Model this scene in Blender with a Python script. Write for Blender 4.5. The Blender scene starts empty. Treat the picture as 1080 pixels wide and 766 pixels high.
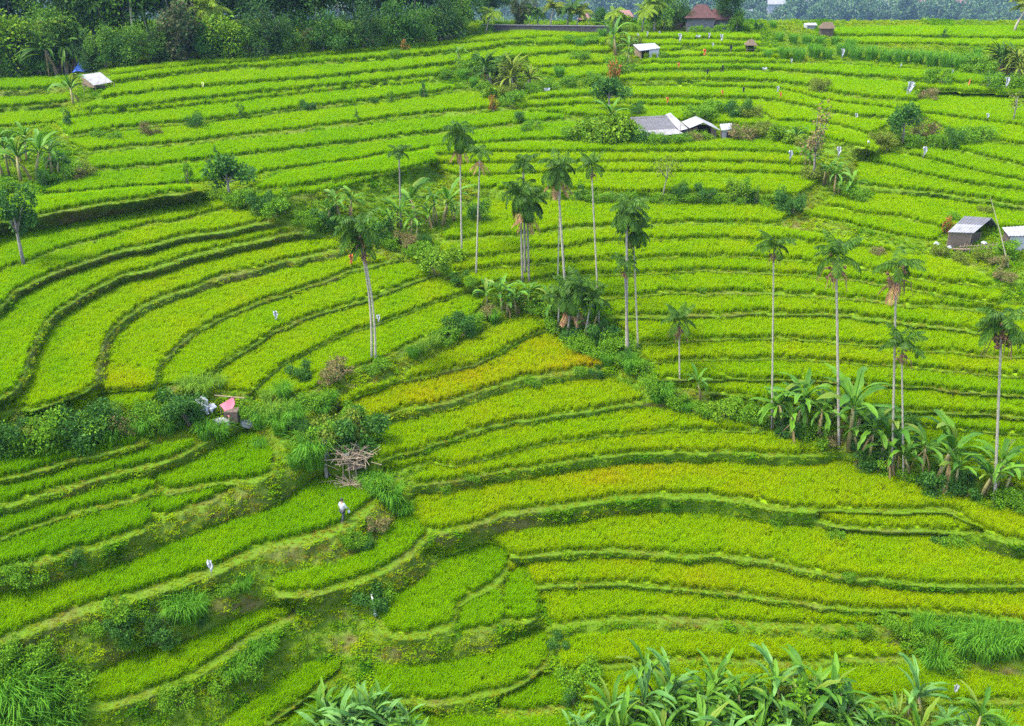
import bpy, math, random
import numpy as np
from mathutils import Vector, Matrix
random.seed(7)
RNG = np.random.default_rng(11)
C = bpy.context.scene.collection
SC = bpy.context.scene

# ------------------------------------------------------------------ camera
F = 1050.0; TH = math.radians(26.0); H = 39.5
CT, ST = math.cos(TH), math.sin(TH)
cam_data = bpy.data.cameras.new('camera'); cam = bpy.data.objects.new('camera', cam_data); C.objects.link(cam)
cam_data.sensor_width = 36.0; cam_data.lens = 36.0 * F / 1080.0
cam_data.clip_start = 0.5; cam_data.clip_end = 6000.0
cam.location = (0, 0, H); cam.rotation_euler = (math.pi / 2 - TH, 0, 0)
SC.camera = cam

def ray(u, v):
    y = (383.0 - v) / F
    return (u - 540.0) / F, CT + y * ST, -ST + y * CT
def unproj(u, v, z):
    x, yy, zz = ray(u, v)
    t = (H - z) / (-zz)
    return x * t, yy * t, z
def tand(v):
    _, yy, zz = ray(0, v)
    return -zz / yy
def at_y(u, v, Y):                       # the point of the upright plane y = Y that a line of sight meets
    x, yy, zz = ray(u, v); t = Y / yy
    return Vector((x * t, Y, H + zz * t))

# ------------------------------------------------------------------ layout of the terraces (survey in image pixels, each field gets one level)
# per line: points of the front edge of a field, width of bund + bank below it, width of the bund
A = [
 ([(372,428),(400,412),(440,390),(480,370),(520,350),(558,334),(575,338)], 0, 0),
 ([(350,427),(375,412),(400,405),(428,399),(460,392),(495,384),(520,372),(540,361),(576,345)], 8, 3),
 ([(385,443),(425,430),(455,424),(485,416),(540,400),(588,391),(644,385)], 17, 5),
 ([(392,487),(420,478),(450,470),(495,454),(540,443),(602,434),(640,428),(680,421)], 12, 4),
 ([(455,486),(475,489),(495,487),(540,475),(607,463),(675,455),(740,452),(812,455)], 5, 3),
 ([(432,509),(470,506),(515,498),(540,494),(590,486),(640,479),(695,476),(760,475),(810,477),(860,477),(878,470)], 17, 4),
 ([(440,557),(470,556),(502,548),(540,537),(602,529),(665,520),(745,521),(810,531),(855,534),(930,536),(998,536),(1018,546),(1040,558),(1060,565),(1105,571)], 25, 7),
 ([(526,584),(560,584),(602,580),(647,578),(715,583),(760,585),(810,590),(860,601),(935,611),(1010,615),(1110,614)], 13, 5),
 ([(567,616),(640,613),(715,618),(810,628),(885,638),(960,642),(1015,647),(1045,651),(1110,654)], 11, 5),
 ([(583,657),(652,649),(715,650),(810,655),(860,658),(912,659)], 21, 7),
 ([(594,706),(627,700),(665,696),(715,693),(790,694),(855,696),(885,694),(980,690)], 15, 6),
 ([(612,742),(700,735),(820,733),(950,734),(1010,736),(1110,738)], 16, 6),
 ([(600,792),(720,786),(850,784),(1000,786),(1120,790)], 14, 6),
]
# the last field of the ridge reaches round the small one in front of it
A6B = ([(862,541),(880,541),(930,543),(998,543),(1020,552),(1036,558),(1000,559),(935,557),(885,553),(868,548)])
CL = [
 ([(-60,500),(0,485),(75,470),(132,458)], 0, 0),
 ([(-60,520),(0,503),(37,494),(75,483),(112,474),(152,464)], 13, 5),
 ([(-60,549),(0,531),(62,513),(125,496),(175,483),(200,472),(224,457)], 18, 6),
 ([(-60,584),(0,564),(62,544),(112,531),(150,520),(165,512)], 12, 5),
 ([(-60,617),(0,597),(37,588),(88,575),(120,565),(150,555)], 24, 8),
]
D = [
 ([(-60,262),(0,248),(50,243),(100,233),(150,223),(212,213),(246,212)], 0, 0),
 ([(-60,308),(0,285),(25,276),(62,262),(100,250),(150,238),(200,228),(250,217)], 6, 3),
 ([(-60,372),(-30,345),(0,319),(15,305),(50,288),(100,271),(137,261),(187,248),(230,241),(287,231)], 12, 5),
 ([(-60,430),(-15,421),(0,417),(14,408),(22,395),(26,382),(34,362),(45,342),(62,324),(95,304),(125,290),(150,284),(187,272),(225,262),(270,252),(300,245),(336,240)], 13, 5),
 ([(18,428),(35,430),(60,423),(85,414),(98,402),(99,390),(102,380),(110,354),(140,327),(175,309),(200,302),(225,292),(270,280),(307,270),(340,264),(366,258)], 14, 5),
 ([(105,408),(122,418),(138,423),(150,418),(160,404),(164,388),(172,379),(185,365),(212,344),(237,331),(270,317),(320,302),(360,287),(395,278),(424,271)], 9, 4),
 ([(205,404),(222,392),(237,380),(255,368),(270,359),(297,341),(345,326),(382,314),(420,301),(459,286)], 8, 4),
 ([(262,414),(285,393),(300,382),(332,366),(367,350),(395,340),(440,325),(492,305)], 6, 3),
 ([(322,414),(350,396),(392,381),(425,365),(455,352),(490,335),(517,316)], 7, 4),
]
E = [
 ([(116,76),(200,66),(270,61),(350,54),(440,47),(500,40),(560,33),(634,36)], 0, 0),
 ([(118,80),(200,70),(270,66),(360,58),(440,51),(520,44),(580,40),(636,40)], 2, 1),
 ([(118,87),(175,79),(212,75),(270,71),(365,64),(440,58),(500,53),(540,47),(638,46)], 5, 1),
 ([(105,104),(150,98),(210,92),(270,87),(345,81),(420,74),(484,66)], 4, 1),
 ([(80,117),(160,110),(270,98),(357,90),(457,80)], 4, 1),
 ([(60,127),(100,122),(175,115),(270,105),(395,92),(447,87)], 3, 1),
 ([(70,143),(107,137),(175,130),(225,125),(270,120),(320,113),(410,103),(470,95),(500,92)], 7, 2),
 ([(95,159),(140,154),(185,150),(270,140),(320,135),(382,127),(432,121),(485,117),(540,112)], 8, 3),
 ([(85,182),(100,179),(187,171),(270,161),(332,154),(382,148),(432,142),(470,138),(510,134),(560,128),(625,124)], 6, 2),
 ([(40,206),(100,200),(182,194),(230,188),(270,183),(320,176),(370,169),(417,161),(470,155),(540,148),(600,146),(650,148)], 6, 2),
]
EL = [([(-60,210),(0,213),(45,211),(100,205),(187,199)], 0, 0), ([(-60,246),(0,234),(45,224),(100,214),(187,203),(216,200)], 17, 4)]
ER = [([(300,186),(370,174),(417,166),(455,161)], 0, 0), ([(262,200),(310,196),(352,190),(430,178),(458,171)], 6, 2), ([(272,211),(300,207),(335,203)], 6, 2)]
ML = [([(-60,88),(0,86),(75,82)], 0, 0), ([(-60,98),(0,95),(72,91)], 10, 2), ([(-60,116),(0,113),(72,107)], 9, 2), ([(-60,138),(0,134),(58,130)], 6, 2)]
FU = [
 ([(650,38),(700,37),(800,38)], 0, 0),
 ([(642,42),(700,41),(800,43)], 3, 1),
 ([(648,49),(720,48),(800,49)], 3, 1),
 ([(660,55),(720,54),(800,55),(828,56)], 3, 1),
 ([(684,61),(740,60),(800,61),(850,63)], 3, 1),
 ([(672,68),(740,67),(810,67),(860,67),(900,68),(960,72),(1010,76),(1040,79)], 3, 1),
 ([(666,75),(740,74),(800,73),(835,75),(910,81),(972,85),(1050,89),(1110,94)], 5, 1),
 ([(640,86),(740,84),(810,86),(860,92),(872,96),(917,103),(962,106),(1020,110)], 5, 1),
 ([(580,96),(652,91),(715,91),(810,94),(850,101),(880,108),(935,114),(968,118)], 3, 1),
 ([(540,106),(615,101),(660,102),(740,103),(810,105),(840,111),(860,116),(892,121),(939,126)], 5, 1),
 ([(548,114),(620,110),(690,111),(750,112),(800,119),(820,127),(867,130),(892,135),(914,142)], 4, 1),
 ([(790,132),(830,138),(870,146),(895,152),(925,160)], 4, 1),
]
G = [
 ([(960,95),(1000,98),(1050,100),(1110,103)], 0, 0),
 ([(968,119),(1000,123),(1040,128),(1110,138)], 3, 1),
 ([(1005,139),(1040,146),(1110,157)], 6, 2),
 ([(1000,156),(1040,165),(1110,180)], 6, 2),
 ([(945,160),(980,168),(1020,178),(1110,197)], 4, 2),
 ([(905,166),(940,175),(985,187),(1020,193),(1110,205)], 5, 2),
 ([(905,194),(940,198),(990,203),(1040,210),(1110,221)], 10, 3),
 ([(867,214),(892,222),(940,228),(996,239)], 5, 2),
 ([(840,228),(880,233),(910,239),(947,248),(986,254)], 9, 2),
]
FM = [
 ([(455,158),(500,155),(600,152),(700,151),(800,150),(850,153)], 0, 0),
 ([(450,164),(500,162),(540,161),(600,161),(700,160),(800,160),(852,165)], 4, 1),
 ([(455,174),(500,173),(540,172),(600,171),(700,171),(800,172),(862,175)], 4, 1),
 ([(490,186),(540,184),(600,182),(700,182),(800,183),(865,187)], 4, 1),
 ([(500,198),(540,200),(600,200),(640,202),(740,203),(800,204),(838,206)], 15, 2),
 ([(465,253),(540,246),(575,243),(622,238),(690,235),(765,234),(818,235)], 7, 3),
 ([(468,273),(540,266),(572,261),(625,256),(685,252),(765,251),(810,252),(880,257),(940,264),(975,268),(1002,273)], 5, 2),
 ([(478,286),(520,281),(572,277),(622,273),(665,273),(690,271),(765,269),(810,271),(830,273),(885,278),(930,286),(955,292),(990,297),(1056,303)], 5, 2),
 ([(500,301),(560,294),(632,288),(690,287),(740,285),(810,287),(885,292),(950,302),(1000,311),(1050,319)], 6, 3),
 ([(640,313),(680,309),(732,307),(810,308),(872,312),(922,317),(970,320),(1040,326),(1110,336)], 7, 4),
 ([(648,333),(702,332),(752,330),(810,328),(882,330),(930,336),(965,340),(1010,345),(1110,358)], 9, 4),
 ([(677,362),(720,358),(810,356),(877,360),(935,364),(965,367),(1110,378)], 6, 3),
 ([(680,380),(745,378),(810,377),(877,380),(935,384),(1000,390),(1110,399)], 5, 3),
 ([(690,399),(740,398),(810,399),(880,401),(957,406),(1022,413),(1110,419)], 6, 3),
 ([(745,411),(780,416),(810,421),(860,425),(910,429),(960,432),(1005,434),(1110,440)], 8, 3),
 ([(860,444),(920,447),(1005,452),(1110,459)], 6, 2),
 ([(900,462),(950,470),(1010,476),(1050,487),(1110,500)], 8, 3),
 ([(955,490),(1020,503),(1060,512),(1110,526)], 7, 3),
]
RT = [([(870,31),(960,30),(1050,30),(1120,31)], 0, 0), ([(870,38),(950,39),(1050,41),(1120,43)], 3, 1), ([(905,46),(960,46),(1030,49)], 4, 1)]
RL = [([(555,52),(600,49),(640,49)], 0, 0), ([(556,59),(600,56),(648,55)], 4, 1), ([(562,72),(610,69),(648,66)], 4, 1), ([(600,84),(640,80)], 4, 1)]
STACKS = [('mid', FM), ('top', FU), ('top', G), ('left', E), ('left', EL), ('left', ER), ('left', ML), ('top', RT), ('top', RL), ('bowl', D), ('low', CL), ('hill', A)]
POLYS = [  # single fields: zone, outline of the field, width of the bund along its front
 ('hill', A6B, 3),
 ('low', [(160,505),(178,515),(225,507),(270,501),(285,494),(284,478),(273,463),(264,453),(250,461),(235,473),(200,491)], 4),
 ('low', [(157,533),(200,521),(237,511),(239,517),(215,527),(185,538),(160,541)], 3),
 ('low', [(-60,650),(0,629),(45,622),(100,607),(175,580),(230,557),(270,545),(300,533),(335,506),(352,504),(388,523),(371,542),(357,550),(327,561),(270,576),(225,595),(150,620),(88,636),(37,656),(0,671),(-60,698)], 7),
 ('low', [(77,740),(125,736),(187,714),(225,693),(270,662),(304,646),(303,636),(270,649),(225,669),(190,682),(150,690),(120,705),(92,724)], 6),
 ('low', [(291,623),(295,612),(340,602),(378,588),(400,573),(428,545),(447,557),(440,569),(424,584),(391,603),(349,617),(320,623)], 5),
 ('low', [(399,650),(411,665),(435,666),(472,656),(480,634),(510,617),(530,598),(534,582),(516,573),(485,583),(460,602),(436,622),(402,640)], 5),
 ('low', [(486,664),(491,641),(519,626),(527,635),(525,656)], 3),
 ('low', [(530,651),(541,603),(557,601),(562,648)], 3),
 ('low', [(395,706),(440,704),(485,700),(520,690),(545,676),(571,666),(574,694),(560,706),(545,719),(510,728),(470,735),(430,736),(400,734)], 5),
 ('low', [(530,733),(550,724),(580,710),(597,722),(603,740),(560,746),(530,746)], 4),
 ('low', [(225,785),(262,745),(290,725),(335,700),(357,698),(352,711),(325,731),(285,758),(258,785)], 4),
 ('low', [(278,785),(300,758),(332,736),(380,740),(420,752),(520,762),(600,764),(600,790)], 4),
]
CTRL = [(26,382,7.5),(334,241,7.5),(0,285,9.5),(250,218,9.5),(0,200,12.3),(300,150,11),(110,80,14),(560,40,14),(300,60,14.5),(20,100,14),
 (300,382,4.6),(490,306,4.8),(425,364,4),(540,246,7),(800,234,7.2),(1080,219,8.5),(650,333,4),(1080,356,4.4),(690,398,2.6),(1080,418,2.8),(1080,522,-1),
 (640,160,9.8),(860,175,10),(1080,153,10.5),(1050,90,12),(740,42,13.5),(1060,41,13.7),(385,443,1.2),(640,385,1.4),(440,557,-4),(540,537,-3.8),(745,521,-3.6),
 (998,536,-3.2),(1080,568,-3.4),(540,584,-5.2),(1080,614,-5),(590,657,-7),(900,660,-7),(594,706,-8.5),(975,690,-8.5),(610,742,-9.5),(1095,738,-9.7),
 (600,820,-12.5),(1095,820,-12.5),(0,503,2.2),(150,464,2.2),(222,458,1.5),(0,564,0),(163,513,0),(0,597,-1),(0,670,-3.5),(386,524,-3.5),(292,622,-5.5),(445,560,-5.3),
 (77,740,-7.5),(303,645,-7),(400,650,-7),(530,597,-7),(400,733,-9.5),(570,700,-9.5),(240,760,-10),(0,790,-10),(300,820,-12.5),
 (0,22,15),(250,22,15.5),(500,22,14.3),(800,22,13.9),(1080,22,14),(-260,22,15),(1340,22,14),(-260,250,12),(-260,450,7),(-260,650,0),(-260,980,-14),(1340,250,8.5),(1340,450,3),(1340,650,-6),(1340,980,-18),(540,980,-18)]

# ------------------------------------------------------------------ raster of the survey
S = 1.5
U0, U1, V0, V1 = -240.0, 1320.0, 22.0, 961.0
NU, NV = int((U1 - U0) / S) + 1, int((V1 - V0) / S) + 1
UU = U0 + S * np.arange(NU); VV = V0 + S * np.arange(NV)

def smooth_noise(shape, cell, seed, octs=1):
    r = np.random.default_rng(seed); out = np.zeros(shape); amp = 1.0; tot = 0
    for o in range(octs):
        c = max(2.0, cell / 2 ** o)
        h, w = int(shape[0] / c) + 3, int(shape[1] / c) + 3
        g = r.random((h, w)) * 2 - 1
        y = np.arange(shape[0]) / c; x = np.arange(shape[1]) / c
        yi, xi = y.astype(int), x.astype(int); fy, fx = y - yi, x - xi
        fy = (fy * fy * (3 - 2 * fy))[:, None]; fx = (fx * fx * (3 - 2 * fx))[None, :]
        a = g[yi][:, xi]; b = g[yi][:, xi + 1]; c2 = g[yi + 1][:, xi]; d = g[yi + 1][:, xi + 1]
        out += amp * ((a * (1 - fx) + b * fx) * (1 - fy) + (c2 * (1 - fx) + d * fx) * fy); tot += amp; amp *= 0.5
    return out / tot

def resample(pts, step=3.0, wob=0.0):
    p = np.array(pts, float)
    q = np.vstack([2 * p[0] - p[1], p, 2 * p[-1] - p[-2]])
    out = []
    for i in range(1, len(q) - 2):
        n = max(2, int(np.linalg.norm(q[i + 1] - q[i]) / step)); t = np.linspace(0, 1, n, endpoint=False)[:, None]
        m0, m1 = (q[i + 1] - q[i - 1]) / 2, (q[i + 2] - q[i]) / 2
        L = np.linalg.norm(q[i + 1] - q[i])
        m0 *= min(1, L / (np.linalg.norm(m0) + 1e-6)); m1 *= min(1, L / (np.linalg.norm(m1) + 1e-6))
        out.append((2*t**3 - 3*t**2 + 1) * q[i] + (t**3 - 2*t**2 + t) * m0 + (-2*t**3 + 3*t**2) * q[i + 1] + (t**3 - t**2) * m1)
    out = np.vstack(out + [p[-1:]])
    if wob:
        n = len(out); w = np.interp(np.arange(n), np.arange(0, n + 7, 7), RNG.normal(0, 1, len(np.arange(0, n + 7, 7))))
        w2 = np.interp(np.arange(n), np.arange(0, n + 3, 3), RNG.normal(0, 0.5, len(np.arange(0, n + 3, 3))))
        nn = normals(out); out = out + nn * ((w + w2) * wob)[:, None]
    return out
def normals(p):
    d = np.gradient(p, axis=0); d /= (np.linalg.norm(d, axis=1)[:, None] + 1e-9)
    for _ in range(3): d[1:-1] = (d[:-2] + d[1:-1] * 2 + d[2:]) / 4
    d /= (np.linalg.norm(d, axis=1)[:, None] + 1e-9)
    return np.stack([-d[:, 1], d[:, 0]], 1)
def offset(p, w): return p + normals(p) * w

def fill(mask_fn, poly):
    p = np.asarray(poly, float)
    i0 = max(0, int((p[:, 0].min() - U0) / S)); i1 = min(NU, int((p[:, 0].max() - U0) / S) + 2)
    j0 = max(0, int((p[:, 1].min() - V0) / S)); j1 = min(NV, int((p[:, 1].max() - V0) / S) + 2)
    if i1 <= i0 or j1 <= j0: return
    gx = UU[i0:i1][None, :]; gy = VV[j0:j1][:, None]
    ins = np.zeros((j1 - j0, i1 - i0), bool)
    a = p; b = np.roll(p, -1, axis=0)
    for (x0, y0), (x1, y1) in zip(a, b):
        if y0 == y1: continue
        c = (gy >= min(y0, y1)) & (gy < max(y0, y1))
        xi = x0 + (gy - y0) * (x1 - x0) / (y1 - y0)
        ins ^= c & (gx < xi)
    mask_fn(slice(j0, j1), slice(i0, i1), ins)

FIELD = -np.ones((NV, NU), int); RICE = -np.ones((NV, NU), int); BUND = np.zeros((NV, NU), bool)
fields = []            # zone, line points (front edge), target drop to the next field of the stack
pairs = []
def paint_field(poly_field, poly_rice, zone, front):
    k = len(fields); fields.append((zone, front))
    def f(sj, si, ins):
        FIELD[sj, si][ins] = k; RICE[sj, si][ins] = -1
    def r(sj, si, ins): RICE[sj, si][ins & (FIELD[sj, si] == k)] = k
    fill(f, poly_field); fill(r, poly_rice)
    return k
HEDGES = []
for zone, st in STACKS:
    prev = None; up = None
    for i, (pts, wb, b) in enumerate(st):
        if pts[-1][0] >= 1092: (x0, y0), (x1, y1) = pts[-2:]; pts = pts + [(1235, y1 + (1235 - x1) * .6 * (y1 - y0) / (x1 - x0))]
        if pts[0][0] <= -55: (x0, y0), (x1, y1) = pts[:2]; pts = [(-170, y0 - (x0 + 170) * .5 * (y1 - y0) / (x1 - x0))] + pts
        ln = resample(pts, 3.0, 0.0 if i == 0 else (0.35 if pts[0][1] < 200 else 0.7))
        if i > 0:
            lo = offset(ln, b)
            k = paint_field(np.vstack([up, lo[::-1]]), np.vstack([offset(up, 0.7), ln[::-1]]), zone, ln)
            if prev is not None: pairs.append((prev[0], k, prev[1], max(1.0, prev[2] - prev[3])))
            prev = (k, ln, wb, b)
        up = offset(ln, wb)
for zone, pl, b in POLYS:
    p = np.array(pl, float); cen = p.mean(0)
    q = resample(list(map(tuple, p)) + [tuple(p[0])], 3.0, 0.5)[:-1]
    nn = normals(q); area = np.sum(q[:, 0] * np.roll(q[:, 1], -1) - np.roll(q[:, 0], -1) * q[:, 1])
    nn = nn * (-1 if area > 0 else 1)          # outward
    front = np.clip(nn[:, 1] + 0.35, 0, 1)[:, None]
    k = paint_field(q + nn * b * 1.7 * front, q, zone, q[nn[:, 1] > 0.2] if (nn[:, 1] > 0.2).sum() > 3 else q)

# base shape of the hillside: thin plate through the survey heights
cp = np.array(CTRL, float); cx = cp[:, :2] / 300.0
def tps_phi(r2): return np.where(r2 > 1e-12, 0.5 * r2 * np.log(np.maximum(r2, 1e-12)), 0)
n = len(cp); K = tps_phi(((cx[:, None] - cx[None]) ** 2).sum(-1)) + 0.004 * np.eye(n)
Pm = np.hstack([np.ones((n, 1)), cx]); M = np.block([[K, Pm], [Pm.T, np.zeros((3, 3))]])
sol = np.linalg.solve(M, np.concatenate([cp[:, 2], np.zeros(3)]))
def base(u, v):
    q = np.stack([np.asarray(u, float).ravel(), np.asarray(v, float).ravel()], 1) / 300.0
    out = np.empty(len(q))
    for s in range(0, len(q), 60000):
        c = q[s:s + 60000]; ph = tps_phi(((c[:, None] - cx[None]) ** 2).sum(-1))
        out[s:s + 60000] = ph @ sol[:n] + sol[n] + c @ sol[n + 1:]
    return out.reshape(np.shape(u))
gu, gv = np.meshgrid(U0 + 6 * np.arange(int((U1 - U0) / 6) + 2), V0 + 6 * np.arange(int((V1 - V0) / 6) + 2))
bc = base(gu, gv)
fi = (UU - U0) / 6; fj = (VV - V0) / 6; ii = fi.astype(int); jj = fj.astype(int); fx = (fi - ii)[None]; fy = (fj - jj)[:, None]
BASE = (bc[jj][:, ii] * (1 - fx) + bc[jj][:, ii + 1] * fx) * (1 - fy) + (bc[jj + 1][:, ii] * (1 - fx) + bc[jj + 1][:, ii + 1] * fx) * fy

# level of every field: near the base shape, with the drops that the visible bank heights ask for
nf = len(fields); rows = []; rhs = []; wts = []
prior = np.array([base(fr[:, 0], fr[:, 1]).mean() for _, fr in fields])
for k in range(nf):
    r = np.zeros(nf); r[k] = 1; rows.append(r); rhs.append(prior[k]); wts.append(0.13)
for a, b, ln, w in pairs:
    nn = normals(ln); ok = np.abs(nn[:, 1]) > 0.5
    u, v = ln[ok, 0], ln[ok, 1]; wv = w / np.abs(nn[ok, 1])
    t1, t2 = tand(v), tand(v + wv); r1 = (H - prior[a]) / t1
    h = np.median(r1 * (t2 - t1) / (1 + 0.45 * t2))
    r = np.zeros(nf); r[a] = 1; r[b] = -1; rows.append(r); rhs.append(max(0.12, h) + 0.17); wts.append(1.0)
# drops between fields that meet across a hedge or at the end of a bank
CROSS = [(63,68,.8),(10,68,.8),(12,69,.5),(13,70,.6),(14,71,.5),(15,72,.7),(16,73,1.0),(46,56,1.8),(50,57,.8),(59,64,2.4),(61,65,2.4),(65,81,1.1),(66,81,.2),(81,82,.5),(67,83,2.0),(82,83,1.8),
 (83,85,1.9),(83,84,3.3),(85,86,2.5),(86,89,2.7),(86,87,.4),(87,88,.1),(88,89,1.6),(84,91,2.6),(89,90,.6),(91,92,.8),(73,85,.5),(74,86,.5),(75,88,.3),(76,89,.3),(78,90,.9),(79,92,.2),(73,80,.55),(80,74,.8),
 (44,0,.35),(42,26,0),(41,25,0),(38,21,0),(35,6,.6),(34,5,.6),(27,28,-.2),(24,28,.2),(55,24,.2),(42,50,0),(51,21,1.0),(62,63,.4),(31,5,2.6)]
for a, b, h in CROSS:
    r = np.zeros(nf); r[a] = 1; r[b] = -1; rows.append(r); rhs.append(h); wts.append(0.8)
W = np.array(wts)
ZF = np.linalg.lstsq(np.array(rows) * W[:, None], np.array(rhs) * W, rcond=None)[0]

# the base shape again, now through the solved levels
pp = []
for (zn, fr), zf in zip(fields, ZF):
    for q in fr[np.linspace(0, len(fr) - 1, 4).astype(int)]:
        if -200 < q[0] < 1280: pp.append((q[0], q[1] - 3, zf))
pp += [c for c in CTRL if c[1] == 22 or c[0] < -100 or c[0] > 1200 or c[1] > 900]
cp = np.array(pp, float); cx = cp[:, :2] / 300.0; n = len(cp)
K = tps_phi(((cx[:, None] - cx[None]) ** 2).sum(-1)) + 0.03 * np.eye(n)
Pm = np.hstack([np.ones((n, 1)), cx]); M = np.block([[K, Pm], [Pm.T, np.zeros((3, 3))]])
sol = np.linalg.solve(M, np.concatenate([cp[:, 2], np.zeros(3)]))
bc = base(gu, gv)
BASE = (bc[jj][:, ii] * (1 - fx) + bc[jj][:, ii + 1] * fx) * (1 - fy) + (bc[jj + 1][:, ii] * (1 - fx) + bc[jj + 1][:, ii + 1] * fx) * fy
# height of every cell: fields are level, banks and scrub run between them
Z = BASE.copy(); fm = FIELD >= 0; Z[fm] = ZF[FIELD[fm]]
KAP = 0.004
Zp = Z.copy()
for it in range(170):
    q = np.pad(Z, 1, mode='edge')
    nz = (q[:-2, 1:-1] + q[2:, 1:-1] + q[1:-1, :-2] + q[1:-1, 2:] + KAP * BASE) / (4 + KAP)
    Z = np.where(fm, Z, nz)
q = np.pad(Z, 1, mode='edge'); Z = 0.6 * Z + 0.1 * (q[:-2, 1:-1] + q[2:, 1:-1] + q[1:-1, :-2] + q[1:-1, 2:])
bank = ~fm
rough = smooth_noise((NV, NU), 9, 3, 2)
Z = Z + np.where(bank, rough * 0.16, rough * 0.02)

XX, YY, ZZ = unproj(UU[None, :] + 0 * VV[:, None], VV[:, None] + 0 * UU[None, :], Z)
PTS = np.stack([XX, YY, ZZ], -1)
def ground(u, v):
    fi, fj = (u - U0) / S, (v - V0) / S
    i, j = int(min(max(fi, 0), NU - 2)), int(min(max(fj, 0), NV - 2)); a, b = fi - i, fj - j
    z = (Z[j, i] * (1 - a) + Z[j, i + 1] * a) * (1 - b) + (Z[j + 1, i] * (1 - a) + Z[j + 1, i + 1] * a) * b
    return Vector(unproj(u, v, z))
def depth(p): return p[1] * CT + (H - p[2]) * ST
def metres(p, px): return px * depth(p) / F            # across the line of sight
def upright(p, px): return px * depth(p) / F / math.cos(math.atan2(H - p[2], p[1]))

# cells: surface area and colour traits
e1 = PTS[:-1, 1:] - PTS[:-1, :-1]; e2 = PTS[1:, :-1] - PTS[:-1, :-1]
CELL = np.linalg.norm(np.cross(e1, e2), axis=-1)
# ------------------------------------------------------------------ materials
def lin(r, g, b):
    f = lambda c: ((c / 255 + 0.055) / 1.055) ** 2.4 if c > 10 else c / 255 / 12.92
    return (f(r), f(g), f(b), 1)
class NT:
    def __init__(s, name):
        s.m = bpy.data.materials.new(name); s.m.use_nodes = True; s.t = s.m.node_tree; s.t.nodes.clear()
        s.out = s.n('ShaderNodeOutputMaterial')
    def n(s, typ, **kw):
        x = s.t.nodes.new(typ)
        for k, v in kw.items(): setattr(x, k, v)
        return x
    def l(s, a, b): s.t.links.new(a, b)
    def noise(s, scale, detail=3, coord='Object', rough=0.6):
        tc = s.n('ShaderNodeTexCoord'); nz = s.n('ShaderNodeTexNoise'); nz.inputs['Scale'].default_value = scale
        nz.inputs['Detail'].default_value = detail; nz.inputs['Roughness'].default_value = rough
        if coord == 'World':
            g = s.n('ShaderNodeNewGeometry'); s.l(g.outputs['Position'], nz.inputs['Vector'])
        else: s.l(tc.outputs[coord], nz.inputs['Vector'])
        return nz.outputs['Fac']
    def ramp(s, fac, stops):
        r = s.n('ShaderNodeValToRGB'); e = r.color_ramp.elements
        while len(e) < len(stops): e.new(0.5)
        for el, (p, c) in zip(e, stops): el.position = p; el.color = c if len(c) == 4 else (*c, 1)
        s.l(fac, r.inputs['Fac']); return r.outputs['Color']
    def mix(s, fac, a, b, typ='MIX'):
        x = s.n('ShaderNodeMix', data_type='RGBA', blend_type=typ)
        for sock, val in ((x.inputs[0], fac), (x.inputs[6], a), (x.inputs[7], b)):
            if hasattr(val, 'node'): s.l(val, sock)
            elif isinstance(val, (int, float)): sock.default_value = val
            else: sock.default_value = val if len(val) == 4 else (*val, 1)
        return x.outputs[2]
    def math(s, op, a, b=0.0):
        x = s.n('ShaderNodeMath', operation=op)
        for sock, val in ((x.inputs[0], a), (x.inputs[1], b)):
            if hasattr(val, 'node'): s.l(val, sock)
            else: sock.default_value = val
        return x.outputs[0]
    def attr(s, name, typ='GEOMETRY'):
        a = s.n('ShaderNodeAttribute'); a.attribute_name = name; a.attribute_type = typ; return a.outputs['Fac']
    def surface(s, col, rough=0.8, spec=0.2, trans=0.0, bump=None, bs=0.3, bd=0.05, metal=0.0):
        p = s.n('ShaderNodeBsdfPrincipled'); p.inputs['Roughness'].default_value = rough
        p.inputs['Specular IOR Level'].default_value = spec; p.inputs['Metallic'].default_value = metal
        if hasattr(col, 'node'): s.l(col, p.inputs['Base Color'])
        else: p.inputs['Base Color'].default_value = col if len(col) == 4 else (*col, 1)
        if bump is not None:
            b = s.n('ShaderNodeBump'); b.inputs['Strength'].default_value = bs; b.inputs['Distance'].default_value = bd
            s.l(bump, b.inputs['Height']); s.l(b.outputs['Normal'], p.inputs['Normal'])
        o = p.outputs[0]
        if trans:
            t = s.n('ShaderNodeBsdfTranslucent'); mx = s.n('ShaderNodeMixShader'); mx.inputs[0].default_value = trans
            if hasattr(col, 'node'): s.l(col, t.inputs['Color'])
            else: t.inputs['Color'].default_value = col if len(col) == 4 else (*col, 1)
            s.l(o, mx.inputs[1]); s.l(t.outputs[0], mx.inputs[2]); o = mx.outputs[0]
        s.l(o, s.out.inputs['Surface']); return s.m

def leaf_mat(name, a, b, c=None, trans=0.3, spec=0.06, rough=0.6, cfrac=0.9):
    t = NT(name); g = t.n('ShaderNodeNewGeometry'); isl = g.outputs['Random Per Island']
    nz = t.noise(0.9, 2, 'World')
    f = t.math('ADD', t.math('MULTIPLY', isl, 0.65), t.math('MULTIPLY', nz, 0.45))
    col = t.ramp(f, [(0.15, a), (0.85, b)])
    if c is not None: col = t.mix(t.math('GREATER_THAN', isl, cfrac), col, c)
    return t.surface(col, rough, spec, trans)
def plain_mat(name, col, col2=None, scale=4.0, rough=0.8, spec=0.2, bump=0.0, metal=0.0, coord='Object'):
    t = NT(name); nz = t.noise(scale, 5, coord)
    col2 = col2 or tuple(x * 0.7 for x in col[:3])
    return t.surface(t.ramp(nz, [(0.3, col2), (0.7, col)]), rough, spec, 0, nz if bump else None, bump or 0.3, 0.03, metal)

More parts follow.
